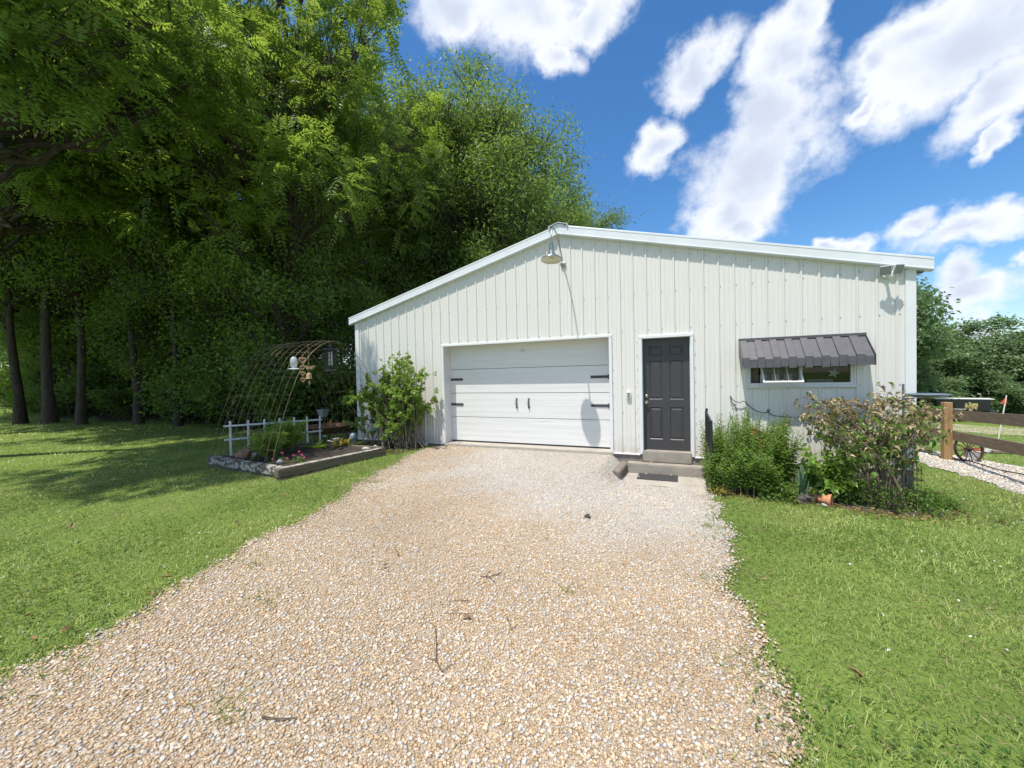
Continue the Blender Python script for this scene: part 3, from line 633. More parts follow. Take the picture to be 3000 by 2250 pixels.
b = MB(); b.add([tp(8.15, .03), tp(8.635, .03), tp(8.635, .97), tp(8.15, .97)], [(0, 1, 2, 3)]); b.build('pane', M['glass'], wn)
b = MB(); b.box(8.696, 9.292, .012, .015, 1.262, 1.578); b.build('pane', M['glass'], wn)
b = MB()
for i in range(15): b.bar((8.14, .035, 1.28+i*.0185), (8.65, .035, 1.28+i*.0185), .016, .0016, up=(0, .5, 1))
for x in (8.2, 8.39, 8.58): b.box(x-.001, x+.001, .030, .032, 1.265, 1.56)
b.build('blind', M['whiteplastic'], wn)
b = MB(); 
for i in range(3): b.box(8.15+i*.17, 8.245+i*.17, .10, .16, 1.25, 1.40)
b.box(7.99, 8.12, .06, .066, 1.262, 1.60, 1)
b.build('box_stack', [M['whitewood'], M['tie']], wn)
b = MB(); b.box(8.78, 9.12, .10, .16, 1.24, 1.315); b.build('sill_tray', M['lens'], wn, bevel=.006)
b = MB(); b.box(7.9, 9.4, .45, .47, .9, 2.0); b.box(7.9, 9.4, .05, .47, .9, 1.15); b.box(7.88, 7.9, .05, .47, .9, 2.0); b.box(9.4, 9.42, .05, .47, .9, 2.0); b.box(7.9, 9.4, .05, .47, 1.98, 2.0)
b.build('dark_interior_box', M['dark'], wn)  # near-black box behind the glass: unlit interior put into its colour
st = [(.085 if i % 2 == 0 else .032) for i in range(10)]
b = MB(); b.prism([(9.12+st[i]*math.sin(i*math.pi/5+.3), 0, 1.40+st[i]*math.cos(i*math.pi/5+.3)) for i in range(10)], (0, .09, 0), (0, .1, 0)); b.build('star_ornament', M['whitewood'], wn)
# awning of overlapping sheet-metal panels
aw = empty('awning'); aw.parent = bld; aw['label'] = 'dark charcoal ribbed metal window awning'
AX0, AX1, AZ0, AZ1, AD = 7.845, 9.465, 1.965, 1.645, .31
nP = 16; wP = (AX1-AX0)/nP
for i in range(nP):
    b = MB(); up_ = .026 if i % 2 == 0 else 0
    xa, xb = AX0+i*wP+.004, AX0+(i+1)*wP-.004
    jz = random.uniform(-.012, .010)
    P = [(0, AZ0+up_), (-AD, AZ1+up_+jz*.4), (-AD-.004, AZ1-.125+jz-(.012 if up_ else 0)), (-AD+.004, AZ1-.125+jz-(.012 if up_ else 0)), (-AD+.006, AZ1-.006), (0, AZ0-.006)]
    b.prism([(0, y, z) for y, z in P], (xa, 0, 0), (xb, 0, 0)); b.build('awning_panel', M['awning'], aw)
b = MB(); b.prism([(0, -.004, AZ0-.012), (0, -AD+.008, AZ1-.012), (0, -AD+.008, AZ1-.09), (0, -AD+.012, AZ1-.09), (0, -AD+.012, AZ1-.018), (0, -.004, AZ0-.018)], (AX0+.002, 0, 0), (AX1-.002, 0, 0)); b.build('awning_sun_backing', M['awning'], aw)  # added backing sheet, keeps sun from leaking through the panel gaps
for x in (AX0-.012, AX1+.004):
    b = MB(); b.prism([(0, -.001, AZ0+.02), (0, -AD-.012, AZ1+.018), (0, -AD-.012, AZ1-.135), (0, -AD+.03, AZ1-.135), (0, -.02, AZ1+.05), (0, -.001, AZ1+.05)], (x, 0, 0), (x+.008, 0, 0)); b.build('end_panel', M['awning'], aw)
b = MB(); b.box(AX0-.01, AX1+.01, -.03, -.001, AZ0-.012, AZ0+.03); b.build('head_flashing', M['awning'], aw)

# ------------------------------------------------------------------ lights on the wall
bl = thing('barn_light', 'galvanised gooseneck barn light high on the gable end', 'lamp', (4.896, 0, 3.60))
b = MB(); b.lathe([(.055, 0), (.055, .012), (.03, .022), (.018, .03), (0, .031)], (0, -.02, 0), 20, axis=Vector((0, -1, 0))); b.build('mount', M['galv'], bl, smooth=True)
LY = -.80
b = MB(); arm = []
for t in np.linspace(0, 1, 26):
    # out from the wall and up, over the top, then down into the shade
    p0, p1, p2, p3 = Vector((0, -.04, 0)), Vector((0, -.42, .62)), Vector((0, -.80, .62)), Vector((0, LY, .155))
    arm.append(p0*(1-t)**3+p1*3*t*(1-t)**2+p2*3*t*t*(1-t)+p3*t**3)
b.tube(arm, .012, 10); b.build('arm', M['galv'], bl, smooth=True)
tilt = Vector((0, .12, 1)).normalized()
Rm = tilt.to_track_quat('Z', 'Y').to_matrix()
def shade(prof, nm, mat):
    b = MB(); b.lathe(prof, (0, LY, -.12), 40, axis=tilt); return b.build(nm, mat, bl, smooth=True)
shade([(.030, .285), (.036, .27), (.037, .25), (.048, .16), (.046, .155), (.0, .15)], 'neck', M['green_metal'])
shade([(.046, .155), (.058, .135), (.075, .10), (.11, .065), (.155, .035), (.178, .018), (.183, .004), (.183, -.004), (.179, -.005)], 'shade', M['green_metal'])
shade([(.178, -.003), (.172, .012), (.14, .035), (.09, .06), (.05, .10), (.0, .12)], 'shade_lining', M['lampwhite'])
b = MB(); b.lathe([(.015, .1), (.02, .07), (.036, .04), (.038, .02), (.025, -.005), (0, -.012)], (0, LY, -.12), 16, axis=tilt); b.build('bulb', M['lampwhite'], bl, smooth=True)
b = MB(); b.lathe([(.03, .285), (.034, .295), (.022, .305), (.012, .33)], (0, LY, -.12), 16, axis=tilt); b.build('collar', M['galv'], bl, smooth=True)

fl = thing('flood_light', 'white twin-head flood light under the right end of the roof edge', 'lamp', (9.70, 0, 2.80))
b = MB(); b.lathe([(.05, 0), (.05, .018), (.035, .024), (0, .025)], (0, -.019, .02), 18, axis=Vector((0, -1, 0))); b.tube([(0, -.03, .02), (0, -.14, .02)], .018, 10); b.build('mount', M['whiteplastic'], fl, smooth=True)
b = MB(); b.blob((.0, -.16, -.02), (.028, .035, .055), 1, .05); b.build('sensor', M['whiteplastic'], fl, smooth=True)
for s in (-1, 1):
    c = Vector((s*.074, -.20, .045)); nrm = Vector((s*.42, -1, -.38)).normalized(); sx = nrm.cross(Vector((0, 0, 1))).normalized(); uz = sx.cross(nrm)
    def rect(w, h, d): return [c+sx*x*w+uz*z*h+nrm*d for x, z in ((-1, -1), (1, -1), (1, 1), (-1, 1))]
    b = MB(); hw, hh = .068, .072
    A = rect(hw, hh, .0); Bk = rect(hw*.75, hh*.7, -.045); b.add(A+Bk, [(0, 1, 2, 3), (4, 7, 6, 5), (0, 4, 5, 1), (1, 5, 6, 2), (2, 6, 7, 3), (3, 7, 4, 0)])
    hd = b.build('lamp_head', M['whiteplastic'], fl, bevel=.012, seg=2)
    b = MB(); A = rect(hw*.86, hh*.86, .0035); Bk = rect(hw*.86, hh*.86, -.004); b.add(A+Bk, [(0, 1, 2, 3), (4, 7, 6, 5), (0, 4, 5, 1), (1, 5, 6, 2), (2, 6, 7, 3), (3, 7, 4, 0)]); b.build('lens', M['lens'], hd, bevel=.002)
    b = MB(); b.tube([c-nrm*.04, Vector((s*.02, -.13, .02))], .012, 8); b.build('knuckle', M['whiteplastic'], fl, smooth=True)

# ------------------------------------------------------------------ steps at the entry door
cs = MB(); cs.box(6.045, 7.30, -.235, -.006, -.55, -.132); o = cs.build('concrete_step', M['concrete'], bevel=.014, seg=2); tag(o, 'low concrete step below the charcoal entry door', 'step')
o = MB().prism([(6.03, -.236, 0), (7.30, -.236, 0), (7.295, -1.075, 0), (6.03, -.93, 0)], (0, 0, -.55), (0, 0, -.296)).build('concrete_pad', M['concrete_pale'], bevel=.012, seg=2); tag(o, 'flat pale concrete pad in front of the door step', 'pad')
b = MB(); b.bar((6.005, -.02, -.215), (5.945, -.86, -.225), .145, .165); o = b.build('railroad_tie', M['tie'], bevel=.012, seg=2); tag(o, 'short weathered timber tie holding gravel left of the step', 'timber')
b = MB(); b.prism([(6.255, -.265, 0), (6.885, -.25, 0), (6.88, -.64, 0), (6.25, -.65, 0)], (0, 0, -.2965), (0, 0, -.283)); o = b.build('doormat', M['rubber'], bevel=.003); tag(o, 'black rubber doormat lying on the concrete pad', 'doormat')
for i, (x, y, z, lab) in enumerate([(6.45, -.09, -.131, 'small pale pebble lying on the door step'), (6.28, -.56, -.282, 'pale pebble at the front left of the black doormat'), (6.38, -.33, -.282, 'pale pebble at the back left of the black doormat'), (6.78, -.30, -.282, 'tan pebble at the back right of the black doormat')]):
    b = MB(); b.blob((0, 0, .010), (.016, .012, .010), i, .25, 8, 5); o = b.build('pebble', M['stone'], smooth=True); o.location = (x, y, z); tag(o, lab, 'stone', 'loose pebbles at the doorstep')
b = MB(); b.prism([(7.275, -.70, -.33), (7.33, -.96, -.36), (7.33, -.96, .72), (7.275, -.70, .86)], (0, 0, 0), (.03, 0, 0)); 
sp_ = thing('metal_screen', 'narrow dark metal side screen beside the doorstep and tall green plants', 'screen'); b.build('panel', M['black'], sp_, bevel=.003)
b = MB(); b.tube([(7.30, -.70, -.5), (7.30, -.70, .89)], .016, 8); b.lathe([(.022, 0), (.022, .012), (0, .016)], (7.30, -.70, .885), 10); b.build('post', M['black'], sp_)
b = MB(); b.tube([(7.345, -.96, -.5), (7.345, -.96, .74)], .014, 8); b.build('post', M['black'], sp_)
# black cord hanging on the wall
cp_ = [(7.70, 1.06), (7.725, 1.0), (7.77, .965), (7.84, .945), (7.89, .975), (7.93, .94), (7.99, .87), (8.06, .82), (8.15, .785), (8.21, .785), (8.25, .81), (8.255, .835), (8.235, .845), (8.222, .825), (8.24, .79), (8.31, .738), (8.5, .723), (8.9, .705), (9.3, .70), (9.6, .69)]
b = MB(); b.tube([(x, -.035-.01*math.sin(x*9), z) for x, z in cp_], .006, 6); b.tube([(7.70, -.035, 1.06), (7.715, -.045, .97), (7.76, -.04, .90), (7.80, -.05, .80)], .006, 6)
o = b.build('electric_cord', M['black'], smooth=True); tag(o, 'thin black cord looping along the wall below the window', 'cord')
# ------------------------------------------------------------------ leaves, stems
def nrm(v): return v/np.maximum(np.linalg.norm(v, axis=-1, keepdims=True), 1e-9)
def blades(P, A, Nn, Ln, Wd, fold=.25, droop=0., mid=.45):
    """one folded leaf (two triangles) per row: base P, direction A, upward side Nn"""
    A = nrm(A); S_ = nrm(np.cross(A, Nn)); U = np.cross(S_, A)
    n = len(P); Ln = np.broadcast_to(Ln, n)[:, None]; Wd = np.broadcast_to(Wd, n)[:, None]
    m = P+A*Ln*mid; tip = P+A*Ln-np.array([0, 0, 1.])*Ln*droop
    l = m+S_*Wd*.5+U*Wd*fold*.5; r = m-S_*Wd*.5+U*Wd*fold*.5
    V = np.stack([P, l, tip, r], 1).reshape(-1, 3); b = np.arange(n)[:, None]*4
    F = np.concatenate([b+[0, 2, 1], b+[0, 3, 2]], 1).reshape(-1, 3)
    return V, F
def leafmesh(name, parts, tints, mat):
    Vs, Fs, T, o = [], [], [], 0
    for (V, F), t in zip(parts, tints):
        Vs.append(V); Fs.append(F+o); o += len(V); T.append(np.repeat(t, len(V)//len(t)))
    return npmesh(name, np.concatenate(Vs), np.concatenate(Fs), mat, {'tint': ('FLOAT', np.concatenate(T))})
def rdir(n, rg, up=0.): 
    d = rg.normal(size=(n, 3)); d[:, 2] += up; return nrm(d)
def fronds(P, A, rg, length, pairs, ll, lw, droop=.35):
    """pinnate leaves: leaflets in pairs along a drooping midrib"""
    n = len(P); A = nrm(A); L_ = length*(.75+.5*rg.random(n)); up = np.array([0, 0, 1.])
    S_ = nrm(np.cross(A, up)+1e-4); out = []; tint = rg.random(n)
    for k in range(pairs+1):
        t = (k+1.2)/(pairs+1.2); C = P+A*(L_*t)[:, None]-up*(L_*droop*t*t)[:, None]
        ax = nrm(A-up*(2*droop*t)); U = np.cross(S_, ax)
        env = .55+.45*math.sin(math.pi*min(1, t*.95+.05))
        for s in ((-1, 1) if k < pairs else (0,)):
            d = nrm(S_*s+ax*(.45 if s else 1)-up*.12+.12*rg.normal(size=(n, 3)))
            out.append((C, d, U, ll*env*(.85+.3*rg.random(n)), lw*env))
    V, F, T, o = [], [], [], 0
    for C, d, U, a, w in out:
        v, f = blades(C, d, U, a, w, .2, .05); V.append(v); F.append(f+o); o += len(v); T.append(np.repeat(np.clip(tint+.15*rg.normal(size=n), 0, 1), 4))
    return np.concatenate(V), np.concatenate(F), np.concatenate(T)
def tubes(paths, sides=5):
    V, F, o = [], [], 0
    for P, r in paths:
        P = np.asarray(P, float); k = len(P); r = np.broadcast_to(r, k)
        T = nrm(np.gradient(P, axis=0)); ref = np.cross(T[0], [.31, .83, .46]); ref /= np.linalg.norm(ref)+1e-9
        B = nrm(np.cross(T, ref)); Nn = np.cross(B, T); a = np.arange(sides)*2*math.pi/sides
        ring = P[:, None]+(Nn[:, None]*np.cos(a)[None, :, None]+B[:, None]*np.sin(a)[None, :, None])*r[:, None, None]
        V.append(ring.reshape(-1, 3)); i, j = np.meshgrid(np.arange(k-1), np.arange(sides), indexing='ij')
        q = np.stack([i*sides+j, i*sides+(j+1) % sides, (i+1)*sides+(j+1) % sides, (i+1)*sides+j], -1).reshape(-1, 4); F.append(q+o); o += k*sides
    return np.concatenate(V), np.concatenate(F)
def bez(p0, p1, p2, n):
    t = np.linspace(0, 1, n)[:, None]; return np.asarray(p0)*(1-t)**2+np.asarray(p1)*2*t*(1-t)+np.asarray(p2)*t*t

# ------------------------------------------------------------------ raised garden bed
bed = thing('garden_bed', 'raised garden bed of stacked weathered timbers left of the driveway', 'planter')
BC, BR, BL = Vector((1.22, -3.20, 0)), Vector((1.56, -1.25, 0)), Vector((-1.10, -2.98, 0)); BK = BL+(BR-BC)*.86
def course(a, b, z, w=.14, h=.135, mat='timber', nm='timber', lab=None):
    d = (b-a).normalized(); m = MB(); m.bar(a+Vector((0, 0, z)), b+Vector((0, 0, z)), w, h); o = m.build(nm, M[mat], bed, bevel=.010, seg=2)
    if lab: o['label'] = lab
    return o
ofs = Vector((0, .07, 0))
course(BC+Vector((-.07, -.06, 0)), BR+Vector((-.07, .02, 0)), -.115); course(BC+Vector((-.085, -.065, 0)), BR+Vector((-.085, .0, 0)), .028)
course(BL+ofs, BC+ofs+Vector((-.14, .02, 0)), -.115); course(BL+ofs, BC+ofs+Vector((-.145, .0, 0)), .028, mat='peel', lab='timber with peeling white paint')
course(BL+Vector((.07, .14, 0)), BK+Vector((.07, 0, 0)), -.115); course(BL+Vector((.07, .14, 0)), BK+Vector((.07, 0, 0)), .028)
course(BK, BR+Vector((-.14, .02, 0)), -.115); course(BK, BR+Vector((-.14, .02, 0)), .028)
for a, b_, w in ((BC+Vector((-.08, .02, .099)), BR+Vector((-.08, -.1, .099)), .11),):
    m = MB(); m.bar(a, b_, w, .012); m.build('timber_cap', M['timber_top'], bed, bevel=.004)
rg = np.random.default_rng(5); n = 26
uu, vv = np.meshgrid(np.linspace(0, 1, n), np.linspace(0, 1, n))
a0, e1, e2 = np.array(BL), np.array(BC-BL), np.array(BK-BL)
P = a0+uu[..., None]*e1*.955+vv[..., None]*e2*.96+np.array([.05, .1, 0]); P[..., 2] = .045+.03*np.sin(uu*9+vv*5)*np.sin(vv*11)+.02*rg.random((n, n))
I, J = np.meshgrid(np.arange(n-1), np.arange(n-1)); q = (J*n+I).ravel()
link('soil', npmesh('soil', P.reshape(-1, 3), np.stack([q, q+1, q+1+n, q+n], 1), M['soil'], smooth=True), bed)
m = MB(); m.blob((0, 0, .05), (.20, .09, .09), 4, .5, 14, 8); m.blob((.12, .0, .10), (.10, .07, .11), 9, .5, 12, 8); m.tube([(-.2, -.02, .02), (-.05, 0, .1), (.18, .03, .2)], [.03, .05, .02], 7)
o = m.build('driftwood', M['driftwood'], smooth=True); o.location = (-.63, -2.68, .02); tag(o, 'gnarled brown driftwood lump in the front left of the garden bed', 'driftwood')
for x, y, z, r, lab in [(.72, -2.90, .08, (.055, .04, .045), 'round grey stone among the pink flowers'), (1.33, -1.58, .10, (.085, .05, .035), 'flat white stone on the right bed timber'), (1.05, -1.02, .0, (.05, .045, .05), 'round pale stone between the bed and the wall bush'), (1.74, -.22, -.05, (.07, .055, .05), 'spotted pale stone at the base of the wall')]:
    m = MB(); m.blob((0, 0, r[2]*.6), r, int(x*50), .18, 12, 8); o = m.build('stone', M['stone'], smooth=True); o.location = (x, y, z); tag(o, lab, 'stone', 'stones round the garden bed')
m = MB(); m.blob((0, 0, .12), (.085, .085, .10), 2, .08, 16, 10); m.lathe([(.05, 0), (.06, .02), (.04, .04)], (0, 0, 0), 14); o = m.build('gazing_globe', M['paleblue'], smooth=True); o.location = (.02, -.60, .02); tag(o, 'pale blue round garden ornament behind the white lilies', 'ornament')

# white lattice trellis standing along the left of the bed
tr = thing('picket_trellis', 'white wooden picket trellis standing in the garden bed', 'trellis')
T0, T1 = Vector((-.86, -2.76, 0)), Vector((-.80, -.80, 0)); td = (T1-T0).normalized(); tn = Vector((td.y, -td.x, 0))
for k in range(7):
    p = T0+(T1-T0)*(k/6.)*.985+td*.04; m = MB(); m.bar(p+Vector((0, 0, .0 if k not in (3,) else .33)), p+Vector((random.uniform(-.01, .01), 0, .735-.017*k)), .035, .018, up=tn); m.build('picket', M['whitewood'], tr, bevel=.003)
for z0, z1, la, lb in ((.045, .03, -.06, .86), (.395, .28, -.08, 1.03), (.65, .545, -.08, 1.03)):
    a = T0+(T1-T0)*0+td*la+tn*.02; b_ = T0+(T1-T0)*lb+tn*.02; m = MB(); m.bar(a+Vector((0, 0, z0)), b_+Vector((0, 0, z1)), .016, .034); m.build('rail', M['whitewood'], tr, bevel=.003)

# rusty wire cattle-panel arch
arch = thing('garden_arch', 'rusty wire panel bent into a tunnel arch over the garden bed', 'garden arch')
HP = [(-2.97, -.14), (-2.84, .35), (-2.64, .963), (-2.36, 1.593), (-2.02, 2.03), (-1.56, 2.243), (-1.08, 2.08), (-.72, 1.74), (-.50, 1.38), (-.38, .85), (-.36, .40), (-.36, -.14)]
def catmull(P, n=8):
    P = [Vector((*p, 0)) if len(p) == 2 else Vector(p) for p in P]; Q = [P[0]*2-P[1]]+P+[P[-1]*2-P[-2]]; out = []
    for i in range(1, len(Q)-2):
        for k in range(n):
            t = k/n; a, b_, c, d = Q[i-1:i+3]
            out.append(.5*((2*b_)+(-a+c)*t+(2*a-5*b_+4*c-d)*t*t+(-a+3*b_-3*c+d)*t**3))
    return out+[P[-1]]
HC = catmull(HP)
def hoop(s): return [Vector((.55-1.30*s+.015*math.sin(7*s), p.x-.26*s, p.y+.02*math.sin(5*s))) for p in HC]
for k in range(10):
    m = MB(); m.tube(hoop(k/9.), .0030 if k else .0046, 5); m.build('hoop_wire', M['rust_wire'], arch, smooth=True)
for i in range(3, len(HC)-2, 4):
    m = MB(); m.tube([hoop(s)[i] for s in (0, .25, .5, .75, 1)], .0026, 5); m.build('cross_wire', M['rust_wire'], arch, smooth=True)
def archz(y, s):
    h = hoop(s); return min(h, key=lambda p: abs(p.y-y)+(9 if p.z < 1.4 else 0)).z
# things hanging in the arch
def hang(x, y, z, m, top=None):
    s = (.55-x)/1.3; t = archz(y, s) if top is None else top
    m.tube([(0, 0, 0), (0, 0, max(.02, t-z))], .003, 5)
o = thing('nectar_feeder', 'clear glass bottle bird feeder with round tray hanging in the arch', 'bird feeder', (.20, -2.18, 1.90))
m = MB(); m.lathe([(0, .02), (.02, .02), (.045, 0), (.062, -.03), (.062, -.14), (.045, -.18), (.02, -.19), (0, -.19)], n=20); m.build('bottle', M['jar'], o, smooth=True)
m = MB(); m.lathe([(.0, -.19), (.04, -.19), (.095, -.20), (.10, -.215), (.06, -.23), (0, -.23)], n=24); m.build('tray', M['whiteplastic'], o, smooth=True)
m = MB(); m.lathe([(.02, .015), (.02, .04), (0, .04)], n=10); hang(.2, -2.18, 1.92, m); m.build('hanger', M['black'], o)
o = thing('heart_garland', 'string of four heart shaped metal ornaments hanging from the arch front', 'ornament', (.58, -2.30, 1.84))
hz = [0, -.135, -.245, -.36]; hs_ = [.056, .041, .041, .043]
def heart(cz, s, n=28): return [(s*.0625*16*math.sin(t)**3*.95, 0, cz+s*.0625*(13*math.cos(t)-5*math.cos(2*t)-2*math.cos(3*t)-math.cos(4*t))) for t in np.linspace(0, 2*math.pi, n, endpoint=False)]
ca, sa_ = math.cos(.9), math.sin(.9)
for cz, s in zip(hz, hs_):
    rot = lambda pts, dy=0.: [(x*ca-(y+dy)*sa_, x*sa_+(y+dy)*ca, z) for x, y, z in pts]
    H = rot(heart(cz, s)); m = MB(); m.tube(H+[H[0]], s*.16, 6); hp = m.build('heart', M['clay'], o, smooth=True)
    m = MB(); m.prism(rot(heart(cz, s*.62)), (0, -.004, 0), (0, .004, 0)); m.build('heart_centre', M['plum'], hp)
m = MB(); m.tube([(0, 0, .12), (0, 0, .06)], .003, 5); [m.tube([(0, 0, hz[i]-hs_[i]*1.05), (0, 0, hz[i+1]+hs_[i+1]*.5)], .003, 5) for i in range(3)]; m.build('cord', M['clay'], o)
o = thing('bell_chime', 'clay bell wind chime under a butterfly hanging from the arch', 'wind chime', (.42, -2.04, 1.56))
m = MB(); m.lathe([(0, .05), (.02, .05), (.042, .03), (.048, 0), (.05, -.05), (.056, -.062), (.05, -.062), (.045, -.05), (.0, -.02)], n=20); m.build('bell', M['clay'], o, smooth=True)
m = MB(); m.prism([(x*ca, x*sa_, z) for x, z in ((0, -.09), (.022, -.135), (0, -.19), (-.022, -.135))], (0, 0, 0), (.003, .004, 0)); m.build('clapper', M['clay'], o)
for s in (-1, 1):
    w = [(0, 0), (.04*s, .025), (.085*s, .03), (.08*s, .0), (.045*s, -.02), (.06*s, -.04), (.025*s, -.045), (0, -.02)]
    m = MB(); m.prism([(x*ca, x*sa_+abs(x)*.25, z+.16) for x, z in w], (0, 0, 0), (.004, .004, 0)); m.build('butterfly_wing', M['clay'], o)
m = MB(); m.tube([(0, 0, .05), (0, 0, .60)], .003, 5); m.tube([(0, 0, -.02), (0, 0, -.1)], .002, 4); m.build('cord', M['clay'], o)
o = thing('bug_zapper', 'black cylindrical electric bug zapper lantern hanging in the arch', 'bug zapper', (.10, -1.24, 2.13))
m = MB(); m.lathe([(0, .03), (.06, .03), (.135, .0), (.14, -.035), (.12, -.045), (0, -.045)], n=24); m.build('cap', M['black'], o, smooth=True)
m = MB()
for k in range(20): t = k*math.pi/10; m.tube([(.115*math.cos(t), .115*math.sin(t), -.045), (.115*math.cos(t), .115*math.sin(t), -.44)], .0045, 4)
for z in (-.12, -.2, -.28, -.36): m.tube([(.117*math.cos(t), .117*math.sin(t), z) for t in np.linspace(0, 6.2832, 25)], .0035, 4)
m.build('cage', M['black'], o)
m = MB(); [m.tube([(x, 0, -.06), (x, 0, -.36)], .016, 8) for x in (-.032, .032)]; m.build('tube_bulb', M['whiteplastic'], o, smooth=True)
m = MB(); m.lathe([(0, -.44), (.11, -.44), (.115, -.47), (.10, -.49), (0, -.49)], n=24); m.build('base_tray', M['iron'], o, smooth=True)
m = MB(); m.tube([(0, 0, .03), (.02, 0, .06), (0, 0, .09), (-.02, 0, .06)], .004, 6); m.build('hanger', M['steel'], o)
# copper fire bowl and planter hook behind the arch
o = thing('fire_pit', 'round copper fire bowl with a stick lying in it behind the arch', 'fire pit', (-1.02, -.30, g(-1.0, -.3)))
m = MB(); m.lathe([(.05, .22), (.25, .24), (.42, .33), (.50, .40), (.56, .405), (.56, .415), (.49, .415), (.40, .35), (.24, .265), (0, .25)], n=40); m.build('bowl', M['copper'], o, smooth=True)
for k in range(3): t = 2.1*k+.4; m = MB(); m.tube([(.38*math.cos(t), .38*math.sin(t), .32), (.45*math.cos(t), .45*math.sin(t), .0)], .014, 6); m.build('leg', M['black'], o)
o = thing('stick', 'bare brown stick propped across the copper fire bowl', 'stick', (-.92, -.38, .30)); m = MB(); m.tube([(-.1, .0, .06), (.02, 0, .2), (.12, -.1, .04)], .016, 6); m.build('branch', M['orangewood'], o, smooth=True)
o = thing('hanging_planter', 'small square lantern pot on a dark curled shepherd hook behind the arch', 'lantern', (-1.75, .10, g(-1.75, .1)))
m = MB(); m.tube([(-.18, 0, 0), (-.2, 0, .7), (-.22, 0, 1.0), (-.15, 0, 1.14), (-.03, 0, 1.15), (.05, 0, 1.08), (.05, 0, 1.0)], .010, 6); m.tube([(.05, 0, 1.0), (.1, 0, 1.25), (.05, 0, 1.32)], .008, 6); m.build('hook', M['black'], o, smooth=True)
m = MB(); m.prism([(-.03, -.09, 0), (.11, -.09, 0), (.11, .06, 0), (-.03, .06, 0)], (0, 0, .56), (0, 0, .57)); V0 = [(-.07, -.11), (.16, -.11), (.16, .11), (-.07, .11)]; V1 = [(-.02, -.07), (.11, -.07), (.11, .07), (-.02, .07)]
m.add([(x, y, .76) for x, y in V0]+[(x, y, .57) for x, y in V1], [(0, 1, 5, 4), (1, 2, 6, 5), (2, 3, 7, 6), (3, 0, 4, 7), (0, 1, 2, 3)]); m.build('pot', M['lens'], o, bevel=.008)
m = MB(); m.tube([(-.05, 0, .76), (.045, 0, 1.0), (.14, 0, .76)], .004, 5); m.build('wire', M['black'], o)

# ------------------------------------------------------------------ plants
def plant(name, label, cat, stems, leaves, smat, lmat, group=None, sides=4, loc=None):
    t = thing(name, label, cat, (0, 0, 0), 0, group)
    if stems: V, F = tubes(stems, sides); link('stems', npmesh('stems', V, F, M[smat], smooth=True), t)
    parts, tints = leaves
    link('leaves', leafmesh('leaves', parts, tints, M[lmat]), t); return t
def along(paths, rg, per, t0=.15, t1=1.):
    P, T = [], []
    for P_, _ in paths:
        k = len(P_); s = np.sort(t0+(t1-t0)*rg.random(per))*(k-1); i = np.minimum(s.astype(int), k-2); f = (s-i)[:, None]
        P_ = np.asarray(P_); P.append(P_[i]*(1-f)+P_[i+1]*f); T.append(nrm(P_[i+1]-P_[i]))
    return np.concatenate(P), np.concatenate(T)
def side_dirs(T, rg, up=.3, out=1.):
    d = rg.normal(size=T.shape); d -= T*(d*T).sum(1, keepdims=True); return nrm(nrm(d)*out+T*up)
Z1 = np.array([0, 0, 1.])
# bush against the left of the wall
rg = np.random.default_rng(21); st = []
for i in range(85):
    b0 = np.array([1.25+.32*rg.normal(), -.48+.16*rg.normal(), -.09]); 
    tx = rg.uniform(.25, 1.95); hmax = np.interp(tx, [.2, .6, 1.1, 1.4, 1.9], [1.0, 1.25, 1.85, 1.85, 1.55]); h = hmax*(.35+.68*rg.random()**.5)
    p2 = np.array([tx, -.5+.3*rg.normal(), h]); p2[1] = min(p2[1], -.07); st.append((bez(b0, (b0+p2)/2+np.array([.0, 0, .25*h]), p2, 7), np.linspace(.010, .003, 7)))
tw = []
for P_, r in st:
    for q in range(6):
        i = rg.integers(2, 7); d = rg.normal(size=3)*.16+np.array([0, 0, .07]); p = P_[i]; e = p+d; e[1] = min(e[1], -.05); tw.append((bez(p, p+d*.5+Z1*.03, e, 4), np.linspace(.003, .0015, 4)))
P, T = along(tw, rg, 27, .1); d = side_dirs(T, rg, .5); n = len(P)
plant('shrub', 'bright green leafy shrub growing against the left end of the wall', 'shrub', st+tw, ([blades(P, d+Z1*.1, rdir(n, rg, 1.4), .044+.044*rg.random(n), .032+.024*rg.random(n), .25, .1)], [rg.random(n)]), 'drystem', 'leaf_bush')
# two feathery plants, dark hosta, lilies, in the bed
for cx, cy, h, r, lab, sd in ((.06, -2.62, .50, .30, 'feathery bright green plant at the front of the garden bed', 3), (-.25, -2.05, .62, .38, 'larger feathery green plant in front of the white trellis', 4)):
    rg = np.random.default_rng(sd); st = []
    for i in range(64):
        a = rg.random()*6.283; q = r*rg.random()**.5; e = np.array([cx+q*math.cos(a), cy+q*math.sin(a), .04+h*(.55+.45*rg.random())]); b0 = np.array([cx+.05*rg.normal(), cy+.05*rg.normal(), .02])
        st.append((bez(b0, (b0+e)/2+Z1*.1, e, 6), np.linspace(.004, .0015, 6)))
    P, T = along(st, rg, 70, .2); d = side_dirs(T, rg, .9); n = len(P)
    plant('feathery_plant', lab, 'plant', st, ([blades(P, d, rdir(n, rg, 1), .08+.05*rg.random(n), .012, .1, .1)], [rg.random(n)]), 'stem', 'leaf_bush', 'feathery plants in the garden bed')
